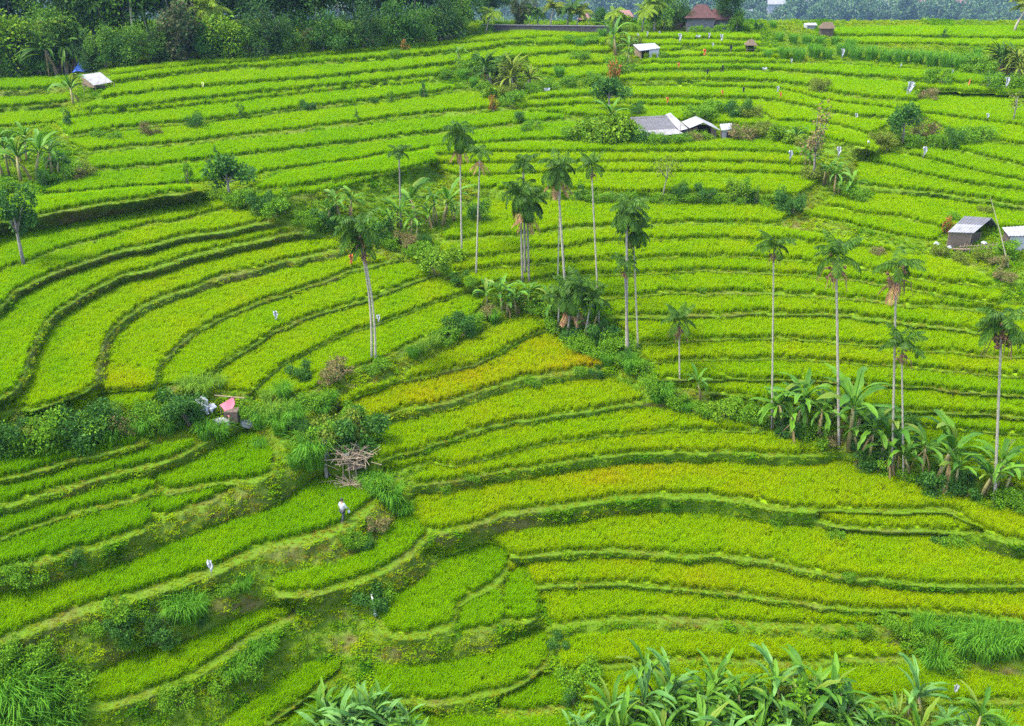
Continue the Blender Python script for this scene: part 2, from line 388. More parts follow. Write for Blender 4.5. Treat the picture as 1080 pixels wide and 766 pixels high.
def rice_material():
    t = NT('rice_leaves'); tint = t.attr('tint', 'INSTANCER')
    nz = t.noise(0.35, 4, 'World'); oi = t.n('ShaderNodeObjectInfo'); g = t.n('ShaderNodeNewGeometry')
    f = t.math('ADD', tint, t.math('MULTIPLY', t.math('SUBTRACT', nz, 0.5), 0.42))
    f = t.math('ADD', f, t.math('MULTIPLY', t.math('SUBTRACT', g.outputs['Random Per Island'], 0.5), 0.20))
    f = t.math('ADD', f, t.math('MULTIPLY', t.math('SUBTRACT', oi.outputs['Random'], 0.5), 0.12))
    col = t.ramp(f, [(0.0, (0.070, 0.185, 0.0005)), (0.30, (0.115, 0.240, 0.0005)), (0.55, (0.172, 0.272, 0.0005)), (0.80, (0.235, 0.265, 0.001)), (1.0, (0.360, 0.230, 0.004))])
    return t.surface(col, 0.8, 0.0, 0.45)
def bank_grass_material():
    t = NT('bank_grass_leaves'); dry = t.attr('tint', 'INSTANCER'); oi = t.n('ShaderNodeObjectInfo'); g = t.n('ShaderNodeNewGeometry')
    f = t.math('ADD', dry, t.math('MULTIPLY', t.math('SUBTRACT', g.outputs['Random Per Island'], 0.5), 0.2))
    f = t.math('ADD', f, t.math('MULTIPLY', t.math('SUBTRACT', oi.outputs['Random'], 0.5), 0.25))
    col = t.ramp(f, [(0.0, (0.026, 0.090, 0.003)), (0.28, (0.058, 0.130, 0.002)), (0.5, (0.135, 0.205, 0.002)), (0.72, (0.135, 0.130, 0.006)), (1.0, (0.100, 0.068, 0.024))])
    return t.surface(col, 0.8, 0.0, 0.3)
def ground_material():
    t = NT('terraced_earth'); nz = t.noise(1.6, 6); fine = t.noise(9, 5)
    grass = t.ramp(fine, [(0.3, (0.026, 0.060, 0.002)), (0.6, (0.055, 0.100, 0.002)), (0.75, (0.085, 0.105, 0.006))])  # ground under the bank tufts darkened, shading the gaps by colour
    earth = t.ramp(nz, [(0.3, (0.035, 0.028, 0.010)), (0.7, (0.095, 0.070, 0.026))])
    col = t.mix(t.attr('dry'), grass, earth)
    gap_lift = t.ramp(nz, [(0.3, (0.110, 0.200, 0.001)), (0.7, (0.150, 0.240, 0.001))])  # paddy ground in bright green, lightening the self-shaded gaps between rice tufts
    col = t.mix(t.attr('paddy'), col, gap_lift)
    return t.surface(col, 0.9, 0.1, 0, fine, 0.6, 0.08)

# ------------------------------------------------------------------ mesh helpers
class MB:
    def __init__(s): s.v = []; s.f = []; s.m = []; s.n = 0
    def add(s, verts, faces, mi=0):
        verts = np.asarray(verts, float); b = s.n
        s.v.append(verts); s.n += len(verts)
        s.f.extend([tuple(b + i for i in f) for f in faces]); s.m.extend([mi] * len(faces))
    def quads(s, q, mi=0):                   # (n,4,3)
        q = np.asarray(q, float); k = len(q); b = s.n
        s.v.append(q.reshape(-1, 3)); s.n += 4 * k
        idx = b + np.arange(4 * k).reshape(k, 4); s.f.extend(map(tuple, idx.tolist())); s.m.extend([mi] * k)
    def box(s, c, d, rz=0, mi=0, rx=0):
        x, y, z = d[0] / 2, d[1] / 2, d[2] / 2
        p = np.array([(-x,-y,-z),(x,-y,-z),(x,y,-z),(-x,y,-z),(-x,-y,z),(x,-y,z),(x,y,z),(-x,y,z)])
        R = np.array(Matrix.Rotation(rz, 3, 'Z') @ Matrix.Rotation(rx, 3, 'X'))
        s.add(p @ R.T + np.array(c), [(0,3,2,1),(4,5,6,7),(0,1,5,4),(1,2,6,5),(2,3,7,6),(3,0,4,7)], mi)
    def hexa(s, bottom, top, mi=0):          # two quads of points
        s.add(list(bottom) + list(top), [(0,3,2,1),(4,5,6,7),(0,1,5,4),(1,2,6,5),(2,3,7,6),(3,0,4,7)], mi)
    def slab(s, quad, th, mi=0):             # a sheet of thickness th through four corners
        q = np.array(quad, float); nrm = np.cross(q[1] - q[0], q[3] - q[0]); nrm /= np.linalg.norm(nrm)
        s.hexa(q - nrm * th / 2, q + nrm * th / 2, mi)
    def tube(s, path, rad, seg=7, mi=0, cap=True):
        path = np.asarray(path, float); rad = np.broadcast_to(np.asarray(rad, float), (len(path),))
        t = np.gradient(path, axis=0); t /= np.linalg.norm(t, axis=1)[:, None] + 1e-9
        ref = np.array([1.0, 0.13, 0.07]) if abs(t[0][0]) < 0.8 else np.array([0, 1.0, 0.1])
        vs = []
        for p, d, r in zip(path, t, rad):
            a = np.cross(d, ref); a /= np.linalg.norm(a); b = np.cross(d, a)
            th = np.linspace(0, 2 * np.pi, seg, endpoint=False)
            vs.append(p + r * (np.cos(th)[:, None] * a + np.sin(th)[:, None] * b))
        fs = []
        for i in range(len(path) - 1):
            for k in range(seg):
                k2 = (k + 1) % seg; fs.append((i * seg + k, i * seg + k2, (i + 1) * seg + k2, (i + 1) * seg + k))
        if cap: fs += [tuple(range(seg))[::-1], tuple((len(path) - 1) * seg + k for k in range(seg))]
        s.add(np.vstack(vs), fs, mi)
    def blob(s, c, r, seg=8, rings=6, mi=0, jit=0.0, rng=None):
        c = np.array(c, float); r = np.broadcast_to(np.asarray(r, float), (3,)); vs = []; fs = []
        for i in range(1, rings):
            ph = math.pi * i / rings
            for k in range(seg):
                a = 2 * math.pi * k / seg; vs.append((math.sin(ph) * math.cos(a), math.sin(ph) * math.sin(a), math.cos(ph)))
        vs += [(0, 0, 1), (0, 0, -1)]; vs = np.array(vs)
        if jit: vs *= 1 + (rng or RNG).normal(0, jit, (len(vs), 1))
        R = rings - 1; top, bot = R * seg, R * seg + 1
        for i in range(R - 1):
            for k in range(seg):
                k2 = (k + 1) % seg; fs.append((i * seg + k, (i + 1) * seg + k, (i + 1) * seg + k2, i * seg + k2))
        for k in range(seg):
            k2 = (k + 1) % seg; fs.append((top, k, k2)); fs.append((bot, (R - 1) * seg + k2, (R - 1) * seg + k))
        s.add(vs * r + c, fs, mi)
    def mesh(s, name, mats, smooth=False):
        me = bpy.data.meshes.new(name); me.from_pydata(np.vstack(s.v).tolist(), [], s.f)
        for m in (mats if isinstance(mats, (list, tuple)) else [mats]): me.materials.append(m)
        me.polygons.foreach_set('material_index', np.array(s.m, np.int32))
        if smooth: me.polygons.foreach_set('use_smooth', np.ones(len(s.f), bool))
        me.update(); return me
    def obj(s, name, mats, parent=None, smooth=False):
        o = bpy.data.objects.new(name, s.mesh(name, mats, smooth)); C.objects.link(o)
        if parent is not None: o.parent = parent
        return o

def tag(o, label=None, cat=None, group=None, kind=None):
    if label: o['label'] = label
    if cat: o['category'] = cat
    if group: o['group'] = group
    if kind: o['kind'] = kind
    return o
def empty(name, loc=(0, 0, 0), rz=0.0):
    o = bpy.data.objects.new(name, None); C.objects.link(o); o.location = loc; o.rotation_euler = (0, 0, rz)
    o.empty_display_size = 0.3; return o
USED = set(); KIDS = {}
def kids(o):
    return [c for c in KIDS.get(o.name, [])] if o.name in KIDS else [c for c in C.objects if c.parent == o]
def copy_tree(o, parent=None):
    c = o.copy(); C.objects.link(c)
    if parent is not None: c.parent = parent
    ks = kids(o); KIDS[o.name] = ks; nk = []
    for ch in ks: nk.append(copy_tree(ch, c))
    KIDS[c.name] = nk
    return c
def place(proto, loc, rz=0.0, scale=1.0, label=None, cat=None, group=None, tilt=(0, 0)):
    o = proto if proto.name not in USED else copy_tree(proto)
    USED.add(proto.name); USED.add(o.name)
    o.location = loc; o.rotation_euler = (tilt[0], tilt[1], rz)
    o.scale = (scale,) * 3 if not isinstance(scale, tuple) else scale
    if 'group' in o and group is None: del o['group']
    return tag(o, label, cat, group)

# ------------------------------------------------------------------ the ground
dry = np.clip(smooth_noise((NV, NU), 26, 5, 3) * 0.9 - 0.05, 0, 1) * 0.8
DRYSPOTS = [(120,230,80,10,.8),(230,212,40,8,.7),(560,556,70,12,.75),(655,545,60,8,.4),(840,560,60,8,.55),(930,566,60,9,.6),(850,238,28,7,.8),(1010,285,60,12,.55),(250,640,34,12,.95),
 (330,585,60,12,.65),(150,590,60,10,.55),(60,610,30,8,.4),(250,545,40,9,.6),(230,525,55,10,.55),(365,680,26,12,.8),(425,690,45,9,.6),(450,610,40,22,.55),(470,570,14,8,.85),(90,660,60,14,.55),(200,680,100,12,.4),(1050,715,45,14,.8),
 (690,428,14,4,.9),(670,392,14,6,.7),(890,470,14,8,.6),(30,98,40,5,.6),(100,395,12,8,.6),(115,390,10,10,.7),(300,205,60,8,.5),(1000,280,40,8,.6),(450,445,80,8,.5),(480,505,60,8,.45),(405,548,16,18,.6),(960,505,40,12,.4),(690,215,120,6,.5)]
for (cu, cv, ru, rv, st) in DRYSPOTS:
    dd = ((UU[None] - cu) / ru) ** 2 + ((VV[:, None] - cv) / rv) ** 2
    dry = np.maximum(dry, st * np.clip(1.3 - dd, 0, 1) * (0.65 + 0.5 * smooth_noise((NV, NU), 8, int(cu + cv), 2)))
dry = dry + 0.30 * (FIELD < 0) * np.clip(1.2 - ((UU[None] - 180) / 300) ** 2 - ((VV[:, None] - 330) / 105) ** 4, 0, 1) * (0.7 + smooth_noise((NV, NU), 7, 19, 2))
dry = np.clip(dry + 0.14 * (FIELD < 0) * ((VV[:, None] > 200) & (UU[None] < 560)) * (0.5 + smooth_noise((NV, NU), 14, 15, 2)), 0, 1)
def make_terrain():
    me = bpy.data.meshes.new('terrain'); nv = NV * NU
    me.vertices.add(nv); me.vertices.foreach_set('co', PTS.reshape(-1).astype(np.float32))
    j, i = np.meshgrid(np.arange(NV - 1), np.arange(NU - 1), indexing='ij'); a = (j * NU + i).ravel()
    q = np.stack([a + NU, a + NU + 1, a + 1, a], 1).astype(np.int32)
    me.loops.add(q.size); me.loops.foreach_set('vertex_index', q.ravel())
    me.polygons.add(len(q)); me.polygons.foreach_set('loop_start', np.arange(0, q.size, 4, dtype=np.int32))
    me.polygons.foreach_set('use_smooth', np.ones(len(q), bool))
    for nm, arr in (('paddy', (RICE >= 0).astype(np.float32)), ('dry', dry.astype(np.float32))):
        at = me.attributes.new(nm, 'FLOAT', 'POINT'); at.data.foreach_set('value', arr.ravel())
    me.update(calc_edges=True); me.materials.append(ground_material())
    o = bpy.data.objects.new('terrain', me); C.objects.link(o)
    return tag(o, 'terraced green hillside stepping down towards the viewer', None, None, 'structure')
make_terrain()

# ------------------------------------------------------------------ ground cover
def blade_tuft(name, n, h, spread, lean, wid, mat, seed, seg=2):
    r = np.random.default_rng(seed); mb = MB()
    for k in range(n):
        a = r.uniform(0, 2 * np.pi); b = r.uniform(0, 2 * np.pi); rr = spread * math.sqrt(r.random())
        p0 = np.array([rr * math.cos(b), rr * math.sin(b), 0]); hh = h * r.uniform(0.65, 1.1); L = lean * hh * r.uniform(0.3, 1.2)
        d = np.array([math.cos(a), math.sin(a), 0]); s = np.array([-math.sin(a), math.cos(a), 0]) * wid
        p1 = p0 + d * L * 0.25 + np.array([0, 0, hh * 0.62]); p2 = p0 + d * L + np.array([0, 0, hh * r.uniform(0.78, 1.0)])
        mb.add([p0 - s * .7, p0 + s * .7, p1 + s, p1 - s, p2 + s * .25, p2 - s * .25], [(0, 1, 2, 3), (3, 2, 4, 5)])
    o = bpy.data.objects.new(name, mb.mesh(name, mat)); return o
def weed_tuft(name, n, h, spread, size, mat, seed):
    r = np.random.default_rng(seed); mb = MB(); q = []
    for k in range(n):
        a, rr = r.uniform(0, 2 * np.pi), spread * math.sqrt(r.random())
        c = np.array([rr * math.cos(a), rr * math.sin(a), h * r.uniform(0.15, 1.0) * (1 - 0.4 * rr / spread)])
        d = r.normal(0, 1, 3); d[2] = abs(d[2]) * 0.4; d /= np.linalg.norm(d); s = np.cross(d, (0, 0, 1.0)); s /= np.linalg.norm(s) + 1e-6
        L = size * r.uniform(0.6, 1.3); q.append([c, c + d * L * .5 + s * L * .28, c + d * L, c + d * L * .5 - s * L * .28])
    mb.quads(q); return bpy.data.objects.new(name, mb.mesh(name, mat))
def scatter(name, label, coll, pos, rot, scl, idx, tint):
    me = bpy.data.meshes.new(name); me.vertices.add(len(pos)); me.vertices.foreach_set('co', np.asarray(pos, np.float32).ravel())
    for nm, ty, arr in (('rot', 'FLOAT_VECTOR', rot), ('scl', 'FLOAT_VECTOR', scl), ('idx', 'INT', idx), ('tint', 'FLOAT', tint)):
        at = me.attributes.new(nm, ty, 'POINT')
        if ty == 'FLOAT_VECTOR': at.data.foreach_set('vector', np.asarray(arr, np.float32).ravel())
        else: at.data.foreach_set('value', np.asarray(arr, np.int32 if ty == 'INT' else np.float32))
    me.update(); o = bpy.data.objects.new(name, me); C.objects.link(o)
    g = bpy.data.node_groups.new(name + '_cover', 'GeometryNodeTree')
    g.interface.new_socket('Geometry', in_out='INPUT', socket_type='NodeSocketGeometry'); g.interface.new_socket('Geometry', in_out='OUTPUT', socket_type='NodeSocketGeometry')
    N = g.nodes.new; gi = N('NodeGroupInput'); go = N('NodeGroupOutput'); iop = N('GeometryNodeInstanceOnPoints'); ci = N('GeometryNodeCollectionInfo')
    ci.inputs['Collection'].default_value = coll; ci.inputs['Separate Children'].default_value = True; ci.inputs['Reset Children'].default_value = True
    def na(nm, ty):
        x = N('GeometryNodeInputNamedAttribute'); x.data_type = ty; x.inputs['Name'].default_value = nm
        return [s for s in x.outputs if s.enabled and s.name == 'Attribute'][0]
    e2r = N('FunctionNodeEulerToRotation'); L = g.links.new
    L(gi.outputs[0], iop.inputs['Points']); L(ci.outputs[0], iop.inputs['Instance']); iop.inputs['Pick Instance'].default_value = True
    L(na('idx', 'INT'), iop.inputs['Instance Index']); L(na('rot', 'FLOAT_VECTOR'), e2r.inputs[0]); L(e2r.outputs[0], iop.inputs['Rotation'])
    L(na('scl', 'FLOAT_VECTOR'), iop.inputs['Scale']); L(iop.outputs[0], go.inputs[0])
    md = o.modifiers.new('cover', 'NODES'); md.node_group = g
    return tag(o, label, None, None, 'stuff')
def sample(mask, dens):
    lam = CELL * dens * mask; cnt = RNG.poisson(lam); j, i = np.nonzero(cnt); rep = cnt[j, i]
    j, i = np.repeat(j, rep), np.repeat(i, rep); a, b = RNG.random(len(j))[:, None], RNG.random(len(j))[:, None]
    p = (PTS[j, i] * (1 - a) + PTS[j, i + 1] * a) * (1 - b) + (PTS[j + 1, i] * (1 - a) + PTS[j + 1, i + 1] * a) * b
    return p, j, i
def coll_of(name, obs):
    c = bpy.data.collections.new(name)
    for o in obs: c.objects.link(o)
    return c

rm = rice_material(); gm = bank_grass_material()
rice_coll = coll_of('rice_tufts', [blade_tuft('rice_tuft_%c' % (97 + k), 26, 0.62, 0.15, 0.55, 0.0115, rm, 50 + k) for k in range(5)])
grass_coll = coll_of('grass_tufts', [blade_tuft('grass_tuft_%c' % (97 + k), 18, 0.20, 0.22, 1.1, 0.017, gm, 80 + k) for k in range(4)]
                     + [weed_tuft('weed_tuft_%c' % (97 + k), 26, 0.28, 0.26, 0.15, gm, 90 + k) for k in range(3)])
DEP = PTS[:-1, :-1, 1] * CT + (H - PTS[:-1, :-1, 2]) * ST
inframe = ((UU[None, :-1] > -180) & (UU[None, :-1] < 1260) & (VV[:-1, None] < 850))
ZONE_TINT = {'mid': 0.46, 'top': 0.41, 'hill': 0.53, 'left': 0.36, 'bowl': 0.35, 'low': 0.30}
ZONE_LABEL = {'mid': 'yellow-green rice on the level terraces below the central huts', 'top': 'bright rice on the highest terraces dotted with white flags',
              'hill': 'ripening golden-green rice on the curved terraces above the bananas', 'left': 'fresh green rice on the long terraces below the dark forest',
              'bowl': 'bright green rice on the bowl of curved terraces by the hedge', 'low': 'deep green young rice on the stepped terraces around the walking person'}
ftint = np.array([ZONE_TINT[z] for z, _ in fields]) + RNG.normal(0, 0.035, len(fields))
hill_ids = [k for k, (z, _) in enumerate(fields) if z == 'hill']
ftint[hill_ids[0]] = 0.62; ftint[hill_ids[1]] = 0.76; ftint[hill_ids[2]] = 0.58
low_ids = [k for k, (z, _) in enumerate(fields) if z == 'low']
rice_cell = RICE[:-1, :-1]
# young, paler seedbed beside the bowl
for zone in ZONE_TINT:
    ids = np.array([k for k, (z, _) in enumerate(fields) if z == zone])
    m = np.isin(rice_cell, ids) & inframe
    dens = np.clip((95.0 / DEP) ** 1.3, 0.35, 1.6) * 25.0
    p, j, i = sample(m, dens); k = len(p)
    rot = np.stack([RNG.normal(0, .07, k), RNG.normal(0, .07, k), RNG.uniform(0, 6.28, k)], 1)
    s = RNG.uniform(0.9, 1.1, k) * np.clip((DEP[j, i] / 95.0) ** 0.45, 0.9, 1.4)
    hs = {'low': 1.12, 'hill': 1.12, 'bowl': 0.9, 'left': 1.0, 'mid': 1.05, 'top': 1.0}[zone]
    t = ftint[rice_cell[j, i]] + 0.10 * smooth_noise((NV, NU), 22, 9, 2)[j, i]
    if zone == 'bowl': t += np.clip((UU[i] - 60) / 900, 0, 0.1) + 0.22 * np.clip(1 - ((UU[i] - 130) / 35) ** 2 - ((VV[j] - 405) / 20) ** 2, 0, 1)
    if zone == 'hill': t += 0.16 * np.clip(1 - ((UU[i] - 650) / 120) ** 2 - ((VV[j] - 502) / 22) ** 2, 0, 1) - 0.10 * np.clip((470 - UU[i]) / 60, 0, 1)
    if zone == 'low': t += np.clip((VV[j] - 640) / 1000, -0.1, 0)
    scatter('rice', ZONE_LABEL[zone], rice_coll, p, rot, np.stack([s * 1.05, s * 1.05, s * hs], 1), RNG.integers(0, 5, k), t)
# grass and weeds on the bunds, banks and scrub
m = (rice_cell < 0) & inframe
lush = smooth_noise((NV, NU), 16, 21, 3)
dens = np.clip((95.0 / DEP) ** 1.4, 0.25, 1.5) * 10.0 * np.where(dry[:-1, :-1] > 0.55, 0.55, 1.0)
p, j, i = sample(m, dens); k = len(p)
isbund = (FIELD[j, i] >= 0)
rot = np.stack([RNG.normal(0, .15, k), RNG.normal(0, .15, k), RNG.uniform(0, 6.28, k)], 1)
s = RNG.uniform(0.6, 1.25, k) * np.clip((DEP[j, i] / 95.0) ** 0.5, 0.9, 1.5) * np.where(isbund, 0.6, 1.0 + 0.7 * np.clip(lush[j, i], 0, 1))
t = np.where(isbund, 0.55, 0.43) + 0.22 * smooth_noise((NV, NU), 40, 31, 2)[j, i] - 0.30 * np.clip(lush[j, i], 0, 1) * ~isbund + 0.55 * dry[j, i] * np.where(isbund, .4, 1)
idx = np.where((RNG.random(k) < 0.32 + 0.6 * np.clip(lush[j, i] * 2, 0, 1)) & ~isbund, RNG.integers(4, 7, k), RNG.integers(0, 4, k))
t = np.where(idx >= 4, np.minimum(t - 0.14, 0.42), t)
scatter('grass', 'short grass and weeds on the bunds and terrace banks', grass_coll, p, rot, np.stack([s] * 3, 1), idx, t)

# ------------------------------------------------------------------ light
w = bpy.data.worlds.new('World'); SC.world = w; w.use_nodes = True
nt = w.node_tree; bg = nt.nodes['Background']; sky = nt.nodes.new('ShaderNodeTexSky')
sky.sky_type = 'NISHITA'; sky.sun_disc = False
SUN_EL, SUN_ROT = math.radians(64), math.radians(-105)      # rotation measured from +Y towards +X
sky.sun_elevation = SUN_EL; sky.sun_rotation = SUN_ROT; sky.air_density = 1.0; sky.dust_density = 2.5
nt.links.new(sky.outputs[0], bg.inputs['Color']); bg.inputs['Strength'].default_value = 0.15
sl = bpy.data.lights.new('sun', 'SUN'); sl.energy = 1.5; sl.angle = math.radians(10); sl.color = (1.0, 0.95, 0.86)
so = bpy.data.objects.new('sun', sl); C.objects.link(so)
sd = Vector((math.sin(SUN_ROT) * math.cos(SUN_EL), math.cos(SUN_ROT) * math.cos(SUN_EL), math.sin(SUN_EL)))
so.rotation_euler = sd.to_track_quat('Z', 'Y').to_euler(); so.location = (0, 60, 120)
SC.view_settings.view_transform = 'Standard'; SC.view_settings.look = 'None'; SC.view_settings.gamma = 1.0
SC.view_settings.exposure = 2.9
SC.cycles.max_bounces = 6; SC.cycles.diffuse_bounces = 3; SC.cycles.transmission_bounces = 3; SC.cycles.glossy_bounces = 2
SC.cycles.caustics_reflective = False; SC.cycles.caustics_refractive = False
SC.cycles.use_denoising = False
SC.cycles.sample_clamp_direct = 0.16; SC.cycles.sample_clamp_indirect = 0.12
# ------------------------------------------------------------------ plant library
M = {}
M['leaf_mid'] = leaf_mat('leaf_mid', (0.035, 0.100, 0.004), (0.095, 0.195, 0.006))
M['leaf_dark'] = leaf_mat('leaf_dark', (0.012, 0.046, 0.006), (0.040, 0.108, 0.010), spec=0.08)
M['leaf_light'] = leaf_mat('leaf_light', (0.045, 0.120, 0.005), (0.120, 0.200, 0.007))
M['leaf_red'] = leaf_mat('leaf_red', (0.080, 0.050, 0.020), (0.150, 0.095, 0.040), (0.05, 0.10, 0.008), cfrac=0.6)
M['leaf_dry'] = leaf_mat('leaf_dry', (0.100, 0.070, 0.030), (0.210, 0.150, 0.060), (0.05, 0.10, 0.01), cfrac=0.7)
M['leaf_olive'] = leaf_mat('leaf_olive', (0.045, 0.080, 0.008), (0.120, 0.150, 0.012))
M['banana_leaf'] = leaf_mat('banana_leaf', (0.024, 0.085, 0.005), (0.085, 0.185, 0.010), (0.11, 0.16, 0.015), trans=0.4, spec=0.12, rough=0.5, cfrac=0.965)
M['banana_pale'] = leaf_mat('banana_pale', (0.034, 0.105, 0.016), (0.090, 0.190, 0.035), None, trans=0.35, spec=0.15, rough=0.5)
M['palm_leaf'] = leaf_mat('palm_leaf', (0.011, 0.038, 0.004), (0.042, 0.095, 0.005), trans=0.25, spec=0.08, rough=0.5)
M['palm_bright'] = leaf_mat('palm_bright', (0.050, 0.120, 0.008), (0.150, 0.210, 0.012), trans=0.3)
M['palm_dead'] = leaf_mat('palm_dead', (0.110, 0.060, 0.030), (0.240, 0.130, 0.060), trans=0.1)
M['napier'] = leaf_mat('napier_leaf', (0.028, 0.110, 0.006), (0.085, 0.210, 0.010), trans=0.35)
M['napier_light'] = leaf_mat('napier_light', (0.055, 0.140, 0.008), (0.130, 0.220, 0.014), trans=0.35)
M['forest'] = leaf_mat('forest_leaf', (0.010, 0.038, 0.010), (0.038, 0.084, 0.014), spec=0.06)
M['forest_mid'] = leaf_mat('forest_mid_leaf', (0.020, 0.070, 0.008), (0.075, 0.150, 0.010))
M['forest_brown'] = leaf_mat('forest_brown_leaf', (0.045, 0.050, 0.020), (0.095, 0.090, 0.035), (0.03, 0.07, 0.015), cfrac=0.6)
M['bark_pale'] = plain_mat('bark_pale', (0.27, 0.24, 0.18), (0.13, 0.115, 0.085), 5.0, 0.9, bump=0.3)
M['bark'] = plain_mat('bark', (0.16, 0.12, 0.08), (0.07, 0.05, 0.035), 6.0, 0.95, bump=0.4)
M['bark_grey'] = plain_mat('bark_grey', (0.17, 0.15, 0.12), (0.08, 0.07, 0.055), 6.0, 0.95, bump=0.4)
M['banana_stem'] = plain_mat('banana_stem', (0.16, 0.17, 0.05), (0.12, 0.08, 0.035), 3.0, 0.6)
M['shaft'] = plain_mat('palm_shaft', (0.09, 0.15, 0.02), (0.06, 0.11, 0.012), 2.0, 0.5)
M['nuts'] = plain_mat('palm_nuts', (0.16, 0.09, 0.04), (0.06, 0.035, 0.018), 12.0, 0.9)
M['orange_leaf'] = leaf_mat('orange_leaf', (0.22, 0.05, 0.015), (0.30, 0.12, 0.03), (0.08, 0.14, 0.01), cfrac=0.6)

def leaf_cloud(mb, blobs, size, rng, mi=0, wid=0.3, shell=0.5, droop=0.2):
    for (c, r, n) in blobs:
        c = np.array(c, float); r = np.broadcast_to(np.asarray(r, float), (3,))
        d = rng.normal(0, 1, (n, 3)); d /= np.linalg.norm(d, axis=1)[:, None]
        rad = shell + (1.08 - shell) * rng.random((n, 1)) ** 0.6
        p = c + d * r * rad
        e = d * 0.7 + rng.normal(0, 0.6, (n, 3)); e[:, 2] -= droop; e /= np.linalg.norm(e, axis=1)[:, None]
        s = np.cross(e, d + rng.normal(0, 0.5, (n, 3))); s /= np.linalg.norm(s, axis=1)[:, None] + 1e-9
        L = size * rng.uniform(0.6, 1.3, (n, 1))
        mb.quads(np.stack([p, p + e * L * .5 + s * L * wid, p + e * L, p + e * L * .5 - s * L * wid], 1), mi)
def frond(mb, base, az, el, L, droop, ll, n, rng, mi=0, w=0.035, hang=0.5, seg=8):
    d = np.array([math.cos(az), math.sin(az), 0]); s = np.array([-math.sin(az), math.cos(az), 0]); up = np.array([0, 0, 1.0])
    pts = [np.array(base, float)]; ang = el
    for k in range(seg):
        pts.append(pts[-1] + (d * math.cos(ang) + up * math.sin(ang)) * L / seg); ang -= droop / seg
    pts = np.array(pts); mb.tube(pts, np.linspace(0.03, 0.008, len(pts)) * (L / 1.9), 4, mi, False)
    t = np.linspace(0.12, 0.99, n); P = np.stack([np.interp(t * seg, np.arange(seg + 1), pts[:, k]) for k in range(3)], 1)
    tan = np.gradient(P, axis=0); tan /= np.linalg.norm(tan, axis=1)[:, None]
    ln = ll * np.sin(np.clip(t * 0.9 + 0.12, 0, 1) * np.pi) ** 0.6 * rng.uniform(0.85, 1.1, n)
    for sg in (-1, 1):
        e = s * sg * 0.85 + tan * 0.55 - up * hang * rng.uniform(0.5, 1.2, (n, 1)) + rng.normal(0, .08, (n, 3)); e /= np.linalg.norm(e, axis=1)[:, None]
        q = np.cross(e, np.cross(tan, e)); q /= np.linalg.norm(q, axis=1)[:, None] + 1e-9
        Ln = ln[:, None]; W = w * (L / 1.9)
        mid = P + e * Ln * .5 ; tip = P + e * Ln - up * Ln * 0.18
        mb.quads(np.stack([P, mid + q * W, tip, mid - q * W], 1), mi)
def big_leaf(mb, base, az, el, L, W, droop, rng, mi=0, seg=6, fold=0.22, torn=0.6):
    d = np.array([math.cos(az), math.sin(az), 0]); s = np.array([-math.sin(az), math.cos(az), 0]); up = np.array([0, 0, 1.0])
    p = np.array(base, float); ang = el; st = 0.18 * L; pts = [p, p + (d * math.cos(ang) + up * math.sin(ang)) * st]
    nr = []
    for k in range(seg):
        ang -= droop / seg * (0.5 + k / seg); pts.append(pts[-1] + (d * math.cos(ang) + up * math.sin(ang)) * (L - st) / seg)
    pts = np.array(pts); mb.tube(pts, np.linspace(0.035, 0.01, len(pts)), 4, mi, False)
    tw = rng.normal(0, 0.25)
    rows = []
    for k in range(1, len(pts)):
        t = (k - 1) / seg; w = W * 0.5 * (math.sin(math.pi * min(1, 0.12 + t * 0.88)) ** 0.55 if t < 0.999 else 0.12) 
        tan = pts[k] - pts[k - 1]; tan = tan / np.linalg.norm(tan); nrm = np.cross(s, tan); nrm = nrm * (1 if nrm[2] >= 0 else -1)
        sd = s * math.cos(tw) + nrm * math.sin(tw)
        rows.append((pts[k] + sd * w * rng.uniform(1 - torn, 1) + nrm * w * fold, pts[k] + 0.004 * nrm, pts[k] - sd * w * rng.uniform(1 - torn, 1) + nrm * w * fold))
    v = [x for r in rows for x in r]; f = []
    for k in range(len(rows) - 1):
        a = 3 * k; f += [(a, a + 1, a + 4, a + 3), (a + 1, a + 2, a + 5, a + 4)]
    mb.add(v, f, mi)

PROTO = {}
def proto_banana(seed, mat='banana_leaf', h=2.0, n=8, L=2.1, up=0.0, W=0.46):
    r = np.random.default_rng(seed); root = empty('banana_plant')
    for k, (ox, oy) in enumerate([(0, 0)] + [(r.uniform(-.5, .5), r.uniform(-.5, .5))] * (seed % 2)):
        hh = h * (1 if k == 0 else 0.6); mb = MB(); lean = r.normal(0, .12, 2)
        top = np.array([ox + lean[0] * hh, oy + lean[1] * hh, hh])
        mb.tube([(ox, oy, -0.2), (ox + lean[0] * hh * .4, oy + lean[1] * hh * .4, hh * .5), top], [0.11, 0.095, 0.06], 8); mb.obj('stem', M['banana_stem'], root, True)
        mb = MB()
        for q in range(n if k == 0 else n - 3):
            az = q * 2.4 + r.normal(0, .3); el = r.uniform(0.75, 1.35) + up - 0.5 * (q % 3 == 0)
            big_leaf(mb, top - np.array([0, 0, 0.25 * r.random()]), az, el, L * r.uniform(.75, 1.1) * (1 if k == 0 else .7), W * r.uniform(.85, 1.15), r.uniform(0.9, 2.1) - up, r, 0, 9)
        mb.obj('leaves', M[mat], root)
        for q in range(2 if q % 2 == 0 else 1):
            mb = MB(); big_leaf(mb, top - np.array([0, 0, 0.4]), r.uniform(0, 6), -0.9, L * .7, 0.22, 0.7, r, 0); mb.obj('dead_leaf', M['leaf_dry'], root)
    root['nominal'] = h + L * 0.62; return root
